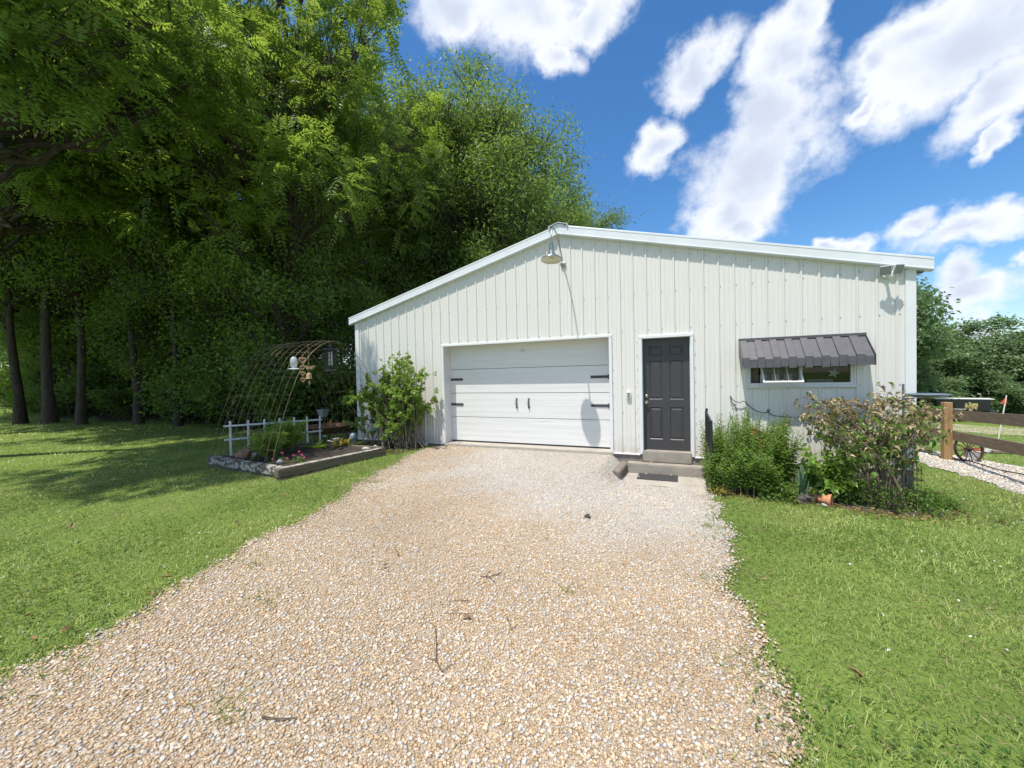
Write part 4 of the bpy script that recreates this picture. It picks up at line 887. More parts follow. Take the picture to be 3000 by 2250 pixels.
def rosette(name, label, cat, c, n, L_, W_, lmat, sd, up=.7, droop=.3, group=None):
    rg = np.random.default_rng(sd); a = rg.random(n)*6.283; el = up*(.4+.9*rg.random(n)); A = np.stack([np.cos(a), np.sin(a), el], 1); P = np.tile(np.array(c), (n, 1))+.04*rg.normal(size=(n, 3))*[1, 1, .2]
    Ls = L_*(.6+.6*rg.random(n)); parts = []
    A = nrm(A); S_ = nrm(np.cross(A, Z1)); tt = np.linspace(0, 1, 6); rows = []
    for t in tt:
        w = W_*math.sin(math.pi*min(.98, .08+t*.92))**.8*.5; C = P+A*(Ls*t)[:, None]-Z1*(Ls*droop*t*t)[:, None]; rows += [C+S_*w+Z1*w*.3, C, C-S_*w+Z1*w*.3]
    V = np.stack(rows, 1); k = V.shape[1]; V = V.reshape(-1, 3); F = []
    for i in range(5):
        for j in range(2): F.append([i*3+j, i*3+j+1, i*3+j+4, i*3+j+3])
    F = (np.arange(n)[:, None, None]*k+np.array(F)).reshape(-1, 4)
    t = thing(name, label, cat, (0, 0, 0), 0, group)
    link('leaves', npmesh('leaves', V, F, M[lmat], {'tint': ('FLOAT', np.repeat(rg.random(n), k))}, smooth=True), t); return t
rosette('hosta', 'dark leafy clump beside the right end of the white trellis', 'plant', (-.16, -1.42, .02), 46, .30, .10, 'leaf_dark', 8)
ly = rosette('lily_plant', 'yellow-green lily plant with white flowers near the wall bush', 'plant', (.36, -1.24, .02), 40, .36, .065, 'leaf_yellow', 9, 1.6, .25)
rg = np.random.default_rng(2); 
for k in range(8):
    p = np.array([.36+.22*rg.normal(), -1.42+.12*rg.normal(), .16+.1*rg.random()]); n = 7; a = np.arange(n)*6.283/n; A = np.stack([np.cos(a), np.sin(a), np.full(n, .5)], 1)
    V, F = blades(np.tile(p, (n, 1)), A, np.tile(Z1, (n, 1)), .05, .028, .2); link('flower', npmesh('flower', V, F, M['white_petal']), ly)
rg = np.random.default_rng(6)
def flower(x, y, z, mat, name, label, grp, r=.027):
    t = thing(name, label, 'flower', (x, y, 0), 0, grp); z0 = .03; m = MB(); m.tube([(0, 0, z0), (.01, 0, (z+z0)/2), (0, 0, z)], .003, 5); m.build('stem', M['stem'], t)
    n = 26; A = rdir(n, rg, .9); V, F = blades(np.tile([0, 0, z], (n, 1)), A, rdir(n, rg, 1), r, r*.7, .3); link('bloom', npmesh('bloom', V, F, M[mat]), t)
    n = 22; A = rdir(n, rg, .3); A[:, 2] = abs(A[:, 2])*.6; V, F = blades(np.array([0, 0, z0])+.5*(z-z0)*np.outer(rg.random(n), Z1), A, rdir(n, rg, 1), .07, .02, .2); link('leaves', npmesh('leaves', V, F, M['leaf_green'], {'tint': ('FLOAT', rg.random(len(V)))}), t)
pinks = [(.49, -2.69, .20, 'deep pink flower nearest the feathery plant'), (.88, -2.76, .19, 'largest pink flower in the middle of the pink group'), (.99, -2.70, .20, 'pink flower at the right end of the pink group'), (.76, -2.80, .14, 'low pink flower just behind the round grey stone'), (.46, -2.84, .12, 'small low pink flower left of the round grey stone'), (.80, -2.60, .22, 'pink flower at the back of the pink group'), (1.08, -2.73, .16, 'pale pink flower nearest the right bed timber')]
for x, y, z, lab in pinks: flower(x, y, z, 'pink', 'pink_flower', lab, 'pink flowers at the front of the bed')
for x, y, z, lab in [(-.30, -2.66, .10, 'white flower beside the driftwood'), (-.24, -2.68, .13, 'taller white flower right of the driftwood'), (.17, -2.60, .20, 'white flower in front of the larger feathery plant'), (.15, -2.56, .28, 'upper white flower in front of the larger feathery plant')]: flower(x, y, z, 'white_petal', 'white_flower', lab, 'white flowers in the bed', .032)

# mulched bed and plants under the window
mx_ = np.linspace(7.31, 10.25, 50); fr_ = np.interp(mx_, [7.3, 8.0, 8.6, 9.3, 9.9, 10.25], [-1.10, -1.05, -1.10, -1.14, -.86, -.25])
ss_ = np.linspace(0, 1, 14); MV = np.concatenate([np.stack([mx_, f*s_ + .0*mx_, G(mx_, f*s_)+.022*np.minimum(1, (1-s_)*5)+.004], 1) for s_ in ss_ for f in [fr_+.04*np.sin(mx_*13)]])
I, J = np.meshgrid(np.arange(49), np.arange(13)); q = (J*50+I).ravel(); tag(link('mulch_bed', npmesh('mulch_bed', MV, np.stack([q, q+1, q+51, q+50], 1), M['mulch'], smooth=True)), kind='structure')
rg = np.random.default_rng(31); st = []
for i in range(275):
    x = rg.uniform(7.31, 8.42); y = rg.uniform(-1.12 if x < 8.15 else -.72, -.10); z = g(x, y); top = np.interp(x, [7.3, 7.5, 7.85, 8.1, 8.25, 8.45], [.68, .78, .93, .70, .74, .80])*np.interp(y, [-1.1, -.75, -.3], [.34, .74, 1.0]); h = (top-z)*(.72+.3*rg.random())
    e = np.array([x+.10*rg.normal(), y-.05+.09*rg.normal(), z+h]); e[1] = min(e[1], -.05); st.append((bez([x, y, z], [x+.02*rg.normal(), y, z+h*.6], e, 8), np.linspace(.005, .002, 8)))
parts, tints = [], []
for P_, r in st:
    k = 34; s = np.linspace(.22, 1, k)*7; i = np.minimum(s.astype(int), 6); f = (s-i)[:, None]; C = P_[i]*(1-f)+P_[i+1]*f
    a = np.arange(k)*2.4+rg.random()*6; rel = s/7; A = np.stack([np.cos(a), np.sin(a), .15+.9*rel**3], 1); L_ = (.085+.035*rg.random(k))*(1-.6*rel**4)
    parts.append(blades(C, A, np.tile(Z1, (k, 1))+.2*rg.normal(size=(k, 3)), L_, .022*(1-.4*rel**4), .25, .22)); tints.append(np.clip(.25+.55*rel+.25*rg.normal(size=k), 0, 1))
plant('tall_perennial', 'dense tall green leafy perennials beside the door step', 'plant', st, (parts, tints), 'stem', 'leaf_phlox')
# half-dead shrub with curled brown leaves
rg = np.random.default_rng(44); st = []; ends = []
bases = [(9.30, -.72), (9.22, -.62), (9.42, -.6), (9.1, -.55), (9.5, -.75)]
for i in range(78):
    b0 = np.array([*bases[i % 5], -.36])+np.array([.10*rg.normal(), .10*rg.normal(), 0]); tx = rg.uniform(8.42, 10.12); h = np.interp(tx, [8.35, 8.6, 9.0, 9.3, 9.6, 10.1], [.82, 1.10, 1.05, .95, 1.15, .86])*(.35+.65*rg.random()**.45)
    e = np.array([tx, -.62+.26*rg.normal(), h-.02]); e[1] = min(e[1], -.12); st.append((bez(b0, (b0*.45+e*.55)+np.array([(b0[0]-e[0])*.35, -.04, .12]), e, 8), np.linspace(.022 if i < 6 else .011 if i < 18 else .005, .0025, 8)))
tw = []
for P_, r in st:
    for q in range(5):
        i = rg.integers(3, 8); d = rg.normal(size=3)*.12+np.array([0, 0, .05]); p = P_[i]; e = p+d; e[1] = min(e[1], -.06); tw.append((bez(p, p+d*.5+Z1*.02, e, 4), np.linspace(.003, .0015, 4)))
P, T = along(tw, rg, 10, .3); n = len(P); d = side_dirs(T, rg, .3); keep = RNG.random(n) < np.interp(P[:, 2], [-.2, .2, .5], [.25, .5, 1.]); brown = keep & (rg.random(n) < np.interp(P[:, 2], [-.1, .3, .6, .9], [.06, .24, .52, .84]))
t = thing('dying_shrub', 'tangled shrub with curled brown dried leaves at the right corner', 'shrub')
V, F = tubes(st+tw, 5); link('stems', npmesh('stems', V, F, M['drystem'], smooth=True), t)
B = np.flatnonzero(brown & (rg.random(n) < .82)); nb = len(B)
link('dry_leaves', leafmesh('dry_leaves', [blades(P[B], d[B]-Z1*.3, rdir(nb, rg, .4), .035+.045*rg.random(nb), .026+.02*rg.random(nb), 1.1, .25)], [rg.random(nb)], M['leaf_dry']), t)
B = np.flatnonzero(keep & ~brown); nb = len(B)
link('green_leaves', leafmesh('green_leaves', [blades(P[B], d[B], rdir(nb, rg, 1.), .05+.045*rg.random(nb), .035+.015*rg.random(nb), .3, .15)], [rg.random(nb)], M['leaf_green']), t)
# broad-leaved young plant in front of it
rg = np.random.default_rng(52); st = []
for i in range(84):
    b0 = np.array([8.72+.20*rg.normal(), -.74+.14*rg.normal(), -.34]); ex = rg.uniform(8.42, 9.2); e = np.array([ex, -.84+.15*rg.normal(), rg.uniform(-.22, .40)]); st.append((bez(b0, (b0+e)/2+Z1*.15, e, 6), np.linspace(.005, .002, 6)))
P, T = along(st, rg, 17, .25); n = len(P); d = side_dirs(T, rg, .4)
plant('broadleaf_sapling', 'young broad-leaved green plant in front of the brown shrub', 'plant', st, ([blades(P, d, rdir(n, rg, 1.6), .075+.055*rg.random(n), .045+.026*rg.random(n), .2, .18)], [rg.random(n)]), 'stem', 'leaf_bush')
rosette('iris', 'blue-green iris leaves standing behind the clay pot', 'plant', (8.44, -.99, -.34), 13, .52, .036, 'leaf_iris', 12, 4.5, .02)
rosette('daylily', 'yellowing strappy daylily leaves at the corner of the concrete pad', 'plant', (7.40, -1.10, -.32), 30, .34, .020, 'leaf_yellow', 13, 1.7, .42)
rg = np.random.default_rng(61)
for k, (x0, x1, yc, zt, lab) in enumerate([(7.9, 8.35, -1.02, -.14, 'low green groundcover at the front edge below the tall perennials'), (9.75, 10.2, -.5, -.22, 'low green weeds at the foundation corner'), (8.6, 9.9, -.90, -.02, 'low mixed green growth round the base of the brown shrub')]):
    n = 1300; P = np.stack([rg.uniform(x0, x1, n), yc+.10*rg.normal(size=n), np.zeros(n)], 1); P[:, 2] = G(P[:, 0], P[:, 1])+(zt+.36)*rg.random(n)**1.3
    tag(link('groundcover', leafmesh('groundcover', [blades(P, rdir(n, rg, .5), rdir(n, rg, 1.5), .03+.04*rg.random(n), .015+.012*rg.random(n), .2, .1)], [rg.random(n)], M['leaf_green'])), lab, 'ground cover', kind='stuff')
n = 520; P = np.stack([rg.uniform(7.4, 10.2, n), -1.06+.11*rg.normal(size=n), np.zeros(n)], 1); P[:, 1] += np.interp(P[:, 0], [7.3, 8.6, 9.3, 9.9, 10.25], [.02, .04, -.16, .06, .6]); P[:, 2] = G(P[:, 0], P[:, 1])+.02
A = rdir(n, rg); A[:, 2] *= .2
tag(link('leaf_litter', leafmesh('leaf_litter', [blades(P, A, rdir(n, rg, 2.5), .025+.03*rg.random(n), .014+.014*rg.random(n), .6, -.1)], [rg.random(n)], M['deadleaf'])), 'dry leaf litter along the front of the shrub bed', 'leaf litter', kind='stuff')
# pot, bricks and rocks
o = thing('clay_pot', 'terracotta flower pot lying on its side at the edge of the bed', 'flower pot', (8.66, -1.03, -.27)); o.rotation_euler = (math.radians(90), 0, math.radians(62))
m = MB(); m.lathe([(0, -.085), (.045, -.085), (.070, .05), (.082, .05), (.086, .085), (.078, .085), (.064, .05), (.04, -.07), (0, -.07)], n=28); m.build('pot', M['terracotta'], o, smooth=True)
for x, y, s, mt, lab, sd in [(8.38, -1.10, (.085, .06, .06), 'darkrock', 'dark jagged rock left of the clay pot', 1), (8.46, -1.06, (.06, .06, .07), 'darkrock', 'dark rock leaning behind the iris', 5), (8.53, -1.02, (.055, .05, .055), 'darkrock', 'dark block-like rock touching the clay pot', 6), (8.63, -1.15, (.035, .025, .025), 'stone', 'small tan stone in front of the clay pot', 7)]:
    m = MB(); m.blob((0, 0, s[2]*.6), s, sd, .35, 9, 6); ob = m.build('rock', M[mt]); ob.location = (x, y, g(x, y)+.01); tag(ob, lab, 'rock', 'rocks beside the clay pot')
m = MB(); m.box(-.045, .045, -.03, .03, 0, .15); ob = m.build('brick', M['brick'], bevel=.006); ob.location = (8.545, -.95, -.29); ob.rotation_euler = (.25, .1, .4); tag(ob, 'worn tan brick standing upright behind the dark rocks', 'brick')
# red wheelbarrow tray tipped against the wall
o = thing('wheelbarrow', 'red wheelbarrow tray tipped against the wall behind the green plants', 'wheelbarrow')
def slab(p, q, w0, w1, th, up): return p
A_ = [Vector((7.96, -.22, .56)), Vector((8.40, -.22, .36)), Vector((8.40, -.50, .26)), Vector((7.96, -.50, .44))]; Bq = [Vector((7.99, -.2, .22)), Vector((8.30, -.2, .10)), Vector((8.30, -.45, .02)), Vector((7.99, -.45, .14))]
m = MB(); m.add(A_+Bq, [(0, 1, 5, 4), (1, 2, 6, 5), (2, 3, 7, 6), (3, 0, 4, 7), (4, 5, 6, 7)]); m.build('tray', M['red'], o)
m = MB(); m.tube(A_+[A_[0]], .012, 6); m.build('rim', M['red'], o)
m = MB(); m.tube([(7.98, -.2, .12), (7.75, -.15, -.25)], .018, 6); m.tube([(8.25, -.2, .02), (8.45, -.15, -.34)], .018, 6); m.build('handle', M['tie'], o)
m = MB(); m.lathe([(.05, -.03), (.16, -.035), (.18, 0), (.16, .035), (.05, .03)], (8.15, -.4, -.16), 24, axis=Vector((.3, 1, 0)).normalized()); m.build('wheel', M['rubber'], o, smooth=True)
# stake with a dish and a bit of wire fence at the corner
o = thing('bird_bath', 'shallow blue-grey dish on a slim metal stake at the right corner', 'bird bath', (9.73, -.40, -.38))
m = MB(); m.tube([(0, 0, -.1), (0, 0, 1.62)], .014, 8); m.build('stake', M['bluegrey'], o)
m = MB(); m.lathe([(0, -.03), (.10, -.028), (.19, -.005), (.235, .022), (.232, .028), (.18, .008), (.0, .028)], (.245, .02, 1.455), 32); m.build('dish', M['bluegrey'], o, smooth=True)
m = MB(); m.tube([(0, 0, 1.42), (.12, .01, 1.42)], .008, 6); m.build('bracket', M['bluegrey'], o)
o = thing('wire_fence', 'short run of thin garden wire fencing on a pale stake at the corner', 'fence')
m = MB(); m.tube([(9.84, -.22, -.5), (9.82, -.22, .55)], .016, 6); m.build('stake', M['bark_pale'], o)
for z in (-.12, -.03, .06): m = MB(); m.tube([(9.84, -.22, z), (10.0, -.16, z-.01), (10.08, -.1, z-.02)], .0035, 4); m.build('wire', M['black'], o)
for k in range(4): x = 9.88+k*.05; m = MB(); m.tube([(x, -.2+.02*k, .07), (x, -.2+.02*k, -.3)], .0028, 4); m.build('upright_wire', M['black'], o)

# ------------------------------------------------------------------ right side: rail fence and yard things
fc = thing('rail_fence', 'brown wooden rail fence with a square tan post beside the gravel path', 'fence')
def fx(y): return 12.12+.075*(y-3.65) if y > 3.65 else 12.12+.155*(y-3.65)
for y, lab in ((3.65, 'square tan fence post'), (.10, None), (7.0, None)):
    m = MB(); x = fx(y); z0 = g(x, y); m.box(x-.066, x+.066, y-.066, y+.066, z0-.3, z0+1.22); o = m.build('post', M['postwood'], fc, bevel=.006)
    if lab: o['label'] = lab
def rail(y0, y1, z0, z1, mat, dxx=.10, sag=0):
    m = MB(); n = 6
    for i in range(n):
        ya, yb = y0+(y1-y0)*i/n, y0+(y1-y0)*(i+1)/n; za, zb = [z0+(z1-z0)*k/n-sag*math.sin(math.pi*k/n) for k in (i, i+1)]
        m.bar((fx(ya)+dxx, ya, za), (fx(yb)+dxx, yb, zb), .04, .19)
    return m.build('rail', M[mat], fc)
rail(3.66, .12, .455, .66, 'railwood'); rail(3.66, .12, .025, .20, 'railwood'); rail(7., 3.66, .31, .452, 'railpale', sag=.02); rail(7., 3.66, -.13, .022, 'railwood')
wh = thing('wagon_wheel', 'small rusty spoked wagon wheel leaning behind the rail fence', 'wheel', (12.42, 3.50, -.505)); wh.rotation_euler = (math.radians(80), 0, math.radians(20))
R_ = .275
m = MB(); m.lathe([(R_-.022, -.022), (R_, -.022), (R_, .022), (R_-.022, .022), (R_-.022, -.022)], (0, R_, 0), 40); m.build('rim', M['rustwheel'], wh, smooth=True)
m = MB(); m.lathe([(0, -.06), (.03, -.06), (.042, -.03), (.042, .03), (.03, .06), (0, .06)], (0, R_, 0), 16); m.build('hub', M['rustwheel'], wh, smooth=True)
for k in range(12):
    t = k*math.pi/6+.1; m = MB(); m.tube([(.03*math.cos(t), R_+.03*math.sin(t), 0), ((R_-.012)*math.cos(t), R_+(R_-.012)*math.sin(t), 0)], .009, 6); m.build('spoke', M['rustwheel'], wh)
m = MB(); m.box(-.13, .13, -.05, .05, 0, .06); o = m.build('wood_block', M['orangewood'], bevel=.008); o.location = (12.75, 4.1, g(12.75, 4.1)+.18); tag(o, 'orange painted wood piece seen through the wagon wheel', 'wood block')
m = MB(); m.box(-.11, .11, -.08, .08, -.02, .17); o.location.z = g(12.75, 4.1)+.17; ob = m.build('stone_block', M['stone'], bevel=.015); ob.location = (12.75, 4.1, g(12.75, 4.1)); tag(ob, 'grey block under the orange wood piece behind the wheel', 'block')
m = MB(); m.bar((-.22, 0, .05), (.22, .06, .04), .09, .06); ob = m.build('split_log', M['railpale'], bevel=.01); ob.location = (13.86, 5.2, g(13.86, 5.2)); tag(ob, 'split brown log lying in the grass past the fence', 'log')
m = MB(); m.blob((0, 0, .05), (.10, .08, .07), 3, .25); ob = m.build('stone', M['stone'], smooth=True); ob.location = (13.55, 5.2, g(13.55, 5.2)); tag(ob, 'grey stone at the end of the split log past the fence', 'stone')
po = thing('hanging_pot', 'dark tapered pot of trailing yellow-green plants behind the wall corner', 'plant pot', (12.25, 4.75, -.36))
m = MB(); m.lathe([(0, 0), (.085, 0), (.14, .26), (.155, .26), (.155, .29), (.13, .29), (.12, .25), (0, .25)], n=24); m.build('pot', M['bluepot'], po, smooth=True)
rg = np.random.default_rng(71); n = 420; P = np.stack([.16*rg.normal(size=n), .16*rg.normal(size=n), .30+.26*np.abs(rg.normal(size=n))*.7], 1); link('leaves', leafmesh('leaves', [blades(P, rdir(n, rg, .2), rdir(n, rg, 1.2), .09, .035, .2, .25)], [rg.random(n)], M['leaf_bush']), po)
V, F = tubes([(bez([0, 0, .24], [.05*rg.normal(), .05*rg.normal(), .45], P[i], 5), .004) for i in range(40)], 4); link('stems', npmesh('stems', V, F, M['stem']), po)
fg = thing('marker_flag', 'bright orange flag on a thin leaning white pole', 'flag', (15.0, 7.5, g(15.0, 7.5)))
zt = .73
m = MB(); m.tube([(0, 0, 0), (.15, -.04, zt+.62)], .013, 6); m.build('pole', M['whiteplastic'], fg)
fp = [(.30, -.08, zt+.61), (.23, -.10, zt+.50), (.15, -.13, zt+.39), (.21, -.11, zt+.40), (.31, -.02, zt+.30), (.34, -.0, zt+.36), (.32, -.06, zt+.48)]
m = MB(); fp = [(x-.15, y+.04, z) for x, y, z in fp]; m.add(fp+[(x+.012, y+.02, z) for x, y, z in fp], [(0, 1, 2, 3, 6), (3, 4, 5, 6), (7, 13, 10, 9, 8), (10, 13, 12, 11)]+[(i, (i+1) % 7, (i+1) % 7+7, i+7) for i in range(7)]); m.build('cloth', M['orange'], fg)
cb = [(12.25, 5.05), (12.14, 3.85), (12.34, 3.3), (12.28, 2.5), (12.37, 2.1), (12.30, 1.0), (12.5, -.5)]
m = MB(); m.tube([Vector((x, y, g(x, y)+.045)) for x, y in [tuple(p.xy) for p in catmull(cb, 6)]], .012, 6); tag(m.build('garden_hose', M['black'], smooth=True), 'thin dark hose snaking along the pale gravel path', 'hose')
# dark carts parked beyond the fence
def cart(x, y, rz, label, L_, roofmat, sign, top):
    t = thing('utility_cart', label, 'cart', (x, y, g(x, y)), rz, 'carts parked on the grass beyond the fence')
    b = MB(); b.box(-L_/2, L_/2, -.55, .55, .38, .78); b.box(-L_/2, -L_/2+.5, -.55, .55, .78, 1.0); b.box(L_/2-.45, L_/2, -.55, .55, .78, 1.02); b.build('body', M['bluepot'], t, bevel=.06, seg=2)
    b = MB(); b.box(-.35, .35, -.5, .5, .78, .92); b.box(.25, .38, -.5, .5, .92, 1.3); b.build('seat', M['iron'], t, bevel=.03)
    b = MB(); b.box(-L_/2+.1, L_/2-.1, -.6, .6, top, top+.06); b.build('roof', M[roofmat], t, bevel=.025, seg=2)
    for sx in (-1, 1):
        for sy in (-1, 1):
            b = MB(); b.tube([(sx*(L_/2-.28), sy*.5, .8), (sx*(L_/2-.34), sy*.5, top)], .018, 6); b.build('roof_post', M['iron'], t)
            b = MB(); b.lathe([(.07, -.09), (.20, -.10), (.235, -.06), (.235, .06), (.20, .10), (.07, .09), (0, .09)], (sx*(L_/2-.42), sy*.52, .235), 20, axis=Vector((0, 1, 0))); b.build('wheel', M['rubber'], t, smooth=True)
    b = MB(); b.box(-L_/2+.2, L_/2-.3, -.585, -.57, .95, top); b.build('side_curtain', M['black'], t) if sign else None
    if sign:
        b = MB(); b.box(.05, .68, -.605, -.588, 1.18, 1.48); b.build('sign', M['yellow'], t, bevel=.004)
        b = MB(); b.box(-1.1, .1, -.60, -.586, 1.02, 1.06); b.build('trim_strip', M['whiteplastic'], t)
    return t
cart(27.1, 33.0, math.radians(-14), 'dark covered utility cart with a yellow side sign beyond the fence', 3.2, 'whiteplastic', True, 1.78)
cart(23.0, 33.6, math.radians(-14), 'dark open cart partly hidden by the wall corner', 2.4, 'iron', False, 1.75)
for x, y, lab in ((27.5, 35.5, 'thin pale fence post right of the dark covered cart'), (21.9, 33.5, 'thin pale fence post nearest the wall corner')):
    m = MB(); m.tube([(0, 0, -.1), (.02, 0, 1.5)], .045, 6); o = m.build('fence_post', M['bark_pale']); o.location = (x, y, g(x, y)); tag(o, lab, 'post', 'pale posts at the far tree line')
# twigs and leaves lying about
def twig(x, y, segs, label):
    m = MB()
    for p, r in segs: m.tube([Vector((x+a, y+b_, g(x+a, y+b_)+.028)) for a, b_ in p], [q*.62 for q in r] if isinstance(r, list) else r*.62, 5)
    tag(m.build('twig', M['twig'], smooth=True), label, 'twig', 'twigs lying on the driveway')
def pl(x, y, *d): return [(x, y)]
twig(5.50, -5.40, [([(-.09, .12), (.0, 0), (.07, -.11), (.15, -.17)], [.004, .005, .006, .006]), ([(.07, -.11), (.02, -.12)], .004), ([(.15, -.17), (.17, -.10)], .004)], 'long forked brown twig in the near middle of the driveway')
twig(5.45, -4.58, [([(-.06, -.04), (.01, -.02), (.07, .08)], .006), ([(.01, -.02), (.08, -.07)], .004), ([(-.02, -.03), (-.02, .07)], .004)], 'small branched dark twig in the middle of the driveway')
twig(5.40, -4.97, [([(-.06, -.04), (.0, .01), (.07, .03)], .004)], 'short thin twig just left of the tan leaf')
twig(5.47, -5.10, [([(-.09, -.03), (.09, .04)], .003)], 'straight thin stem just behind the tan leaf')
twig(5.84, -5.05, [([(-.05, .05), (.02, -.05), (.04, .01)], .004)], 'bent thin twig right of the tan leaf')
twig(5.10, -6.12, [([(-.08, -.02), (.0, 0), (.08, .04)], .006)], 'brown twig at the near left of the driveway')
leafm = MB(); lp = [(0, 0, 0), (.02, .012, .006), (.045, .010, .012), (.075, 0, .004), (.045, -.014, .010), (.018, -.012, .008)]
leafm.add(lp+[(.04, 0, -.002)], [(0, 1, 6), (1, 2, 6), (2, 3, 6), (3, 4, 6), (4, 5, 6), (5, 0, 6)])
proto = leafm.build('fallen_leaf', M['deadleaf'])
me = proto.data; at = me.attributes.new('tint', 'FLOAT', 'POINT'); at.data.foreach_set('value', np.full(len(me.vertices), .45, np.float32))
LV = [(2.465, -5.908, 1.), (3.121, -5.65, 1.1), (3.356, -6.249, 1.2), (2.89, -6.269, 1.), (2.253, -5.422, .9), (3.369, -5.808, .9), (2.077, -3.781, 1.3), (3.298, -6.332, .8), (2.451, -4.701, 1.1), (.933, -5.405, 1.2), (7.736, -4.795, 1.1), (7.713, -4.75, .8), (10.379, -1.04, 1.4), (7.563, -3.622, .8), (7.392, -3.398, .8), (5.514, -5.126, 1.0), (5.646, -3.789, .8), (5.394, -4.132, .7), (4.575, -4.608, .9), (4.58, -4.824, .8)]
for i, (x, y, s) in enumerate(LV):
    o = proto if i == 0 else proto.copy()
    if i: COL.objects.link(o)
    on = 7.35 > x > 3.9; o.location = (x, y, g(x, y)+(.038 if on else .05)); o.scale = (s, s, s); o.rotation_euler = (random.uniform(-.4, .4), random.uniform(-.5, .5), random.uniform(0, 6.28))
    if x > 7.35: lab, gp = 'curled brown fallen leaf lying on the right lawn', 'fallen leaves on the right lawn'
    elif x < 3.9: lab, gp = 'curled brown fallen leaf lying on the left lawn', 'fallen leaves on the left lawn'
    else: lab, gp = 'dry brown leaf lying on the driveway gravel', 'fallen leaves on the driveway'
    if i == 15: lab = 'largest tan leaf in the near middle of the driveway'
    tag(o, lab, 'leaf', gp)
m = MB(); m.blob((0, 0, .02), (.04, .03, .026), 8, .3, 9, 6); o = m.build('rock', M['darkrock']); o.location = (5.927, -3.045, g(5.927, -3.045)+.01); tag(o, 'single dark stone on the pale gravel in front of the step', 'rock')

# ------------------------------------------------------------------ grass
BQ = np.array([BL[:2], BC[:2], BR[:2], BK[:2]])
def in_quad(x, y, Q):
    ok = np.ones(len(x), bool)
    for i in range(4):
        a, b_ = Q[i], Q[(i+1) % 4]; ok &= ((b_[0]-a[0])*(y-a[1])-(b_[1]-a[1])*(x-a[0])) > 0
    return ok
def on_path(x, y):
    a = np.interp(-y, [-p[1] for p in PN], [p[0] for p in PN]); b_ = np.interp(-y, [-p[1] for p in PF], [p[0] for p in PF]); return (x > a) & (x < b_) & (y < 16)
def lawn_ok(x, y, rg):
    ok = ~in_drive(x, y, -.32*rg.random(len(x))**3) & ~((x > -.45) & (x < 10.08) & (y > -.02) & (y < 12.1)) & ~in_quad(x, y, BQ)
    ok &= ~((x > 7.25) & (x < 10.3) & (y > np.interp(x, [7.3, 8.0, 8.6, 9.3, 9.9, 10.25], [-1.10, -1.05, -1.10, -1.12, -.84, -.25])+.05*(rg.random(len(x))-.5)) & (y < .1))
    ok &= ~on_path(x, y) & ~((x > -.35) & (x < 1.8) & (y > -1.2) & (y < .1) & (rg.random(len(x)) < .75))
    inw = (x < 1.5) & (y > wood_y(x)-.4*rg.random(len(x))); ok &= ~inw | (rg.random(len(x)) < .07)
    return ok
def vnoise(x, y, sc, seed):
    tab = np.random.default_rng(seed).random((64, 64)); u, v = np.asarray(x)/sc, np.asarray(y)/sc; i, j = np.floor(u).astype(int), np.floor(v).astype(int); f, h = u-i, v-j
    f, h = f*f*(3-2*f), h*h*(3-2*h); q = lambda a, b_: tab[(i+a) % 64, (j+b_) % 64]
    return (q(0, 0)*(1-f)+q(1, 0)*f)*(1-h)+(q(0, 1)*(1-f)+q(1, 1)*f)*h
def patch(x, y): return np.clip(.5+.55*(vnoise(x, y, 1.7, 1)-.5)+.8*(vnoise(x, y, .55, 2)-.5)+.45*(vnoise(x, y, .13, 3)-.5)+.4*(vnoise(x, y, 4., 4)-.5), 0, 1)
def sample(n, d0, d1, rg, f0=0., f1=0., pw=1.):
    """points over the lawn in a ring d0..d1 round the viewpoint, thinning over f0 at the near and f1 at the far side"""
    r = np.sqrt(d0**2+(d1**2-d0**2)*rg.random(n)) if pw == 1 else d0+(d1-d0)*rg.random(n); th = YAW+rg.uniform(-1.03, 1.03, n); x = CAM[0]+r*np.sin(th); y = CAM[1]+r*np.cos(th)
    ok = lawn_ok(x, y, rg)
    if f0: ok &= rg.random(n) < (r-d0)/f0
    if f1: ok &= rg.random(n) < (d1-r)/f1
    x, y = x[ok], y[ok]; v = in_view(x, y, G(x, y), 60); return x[v], y[v]
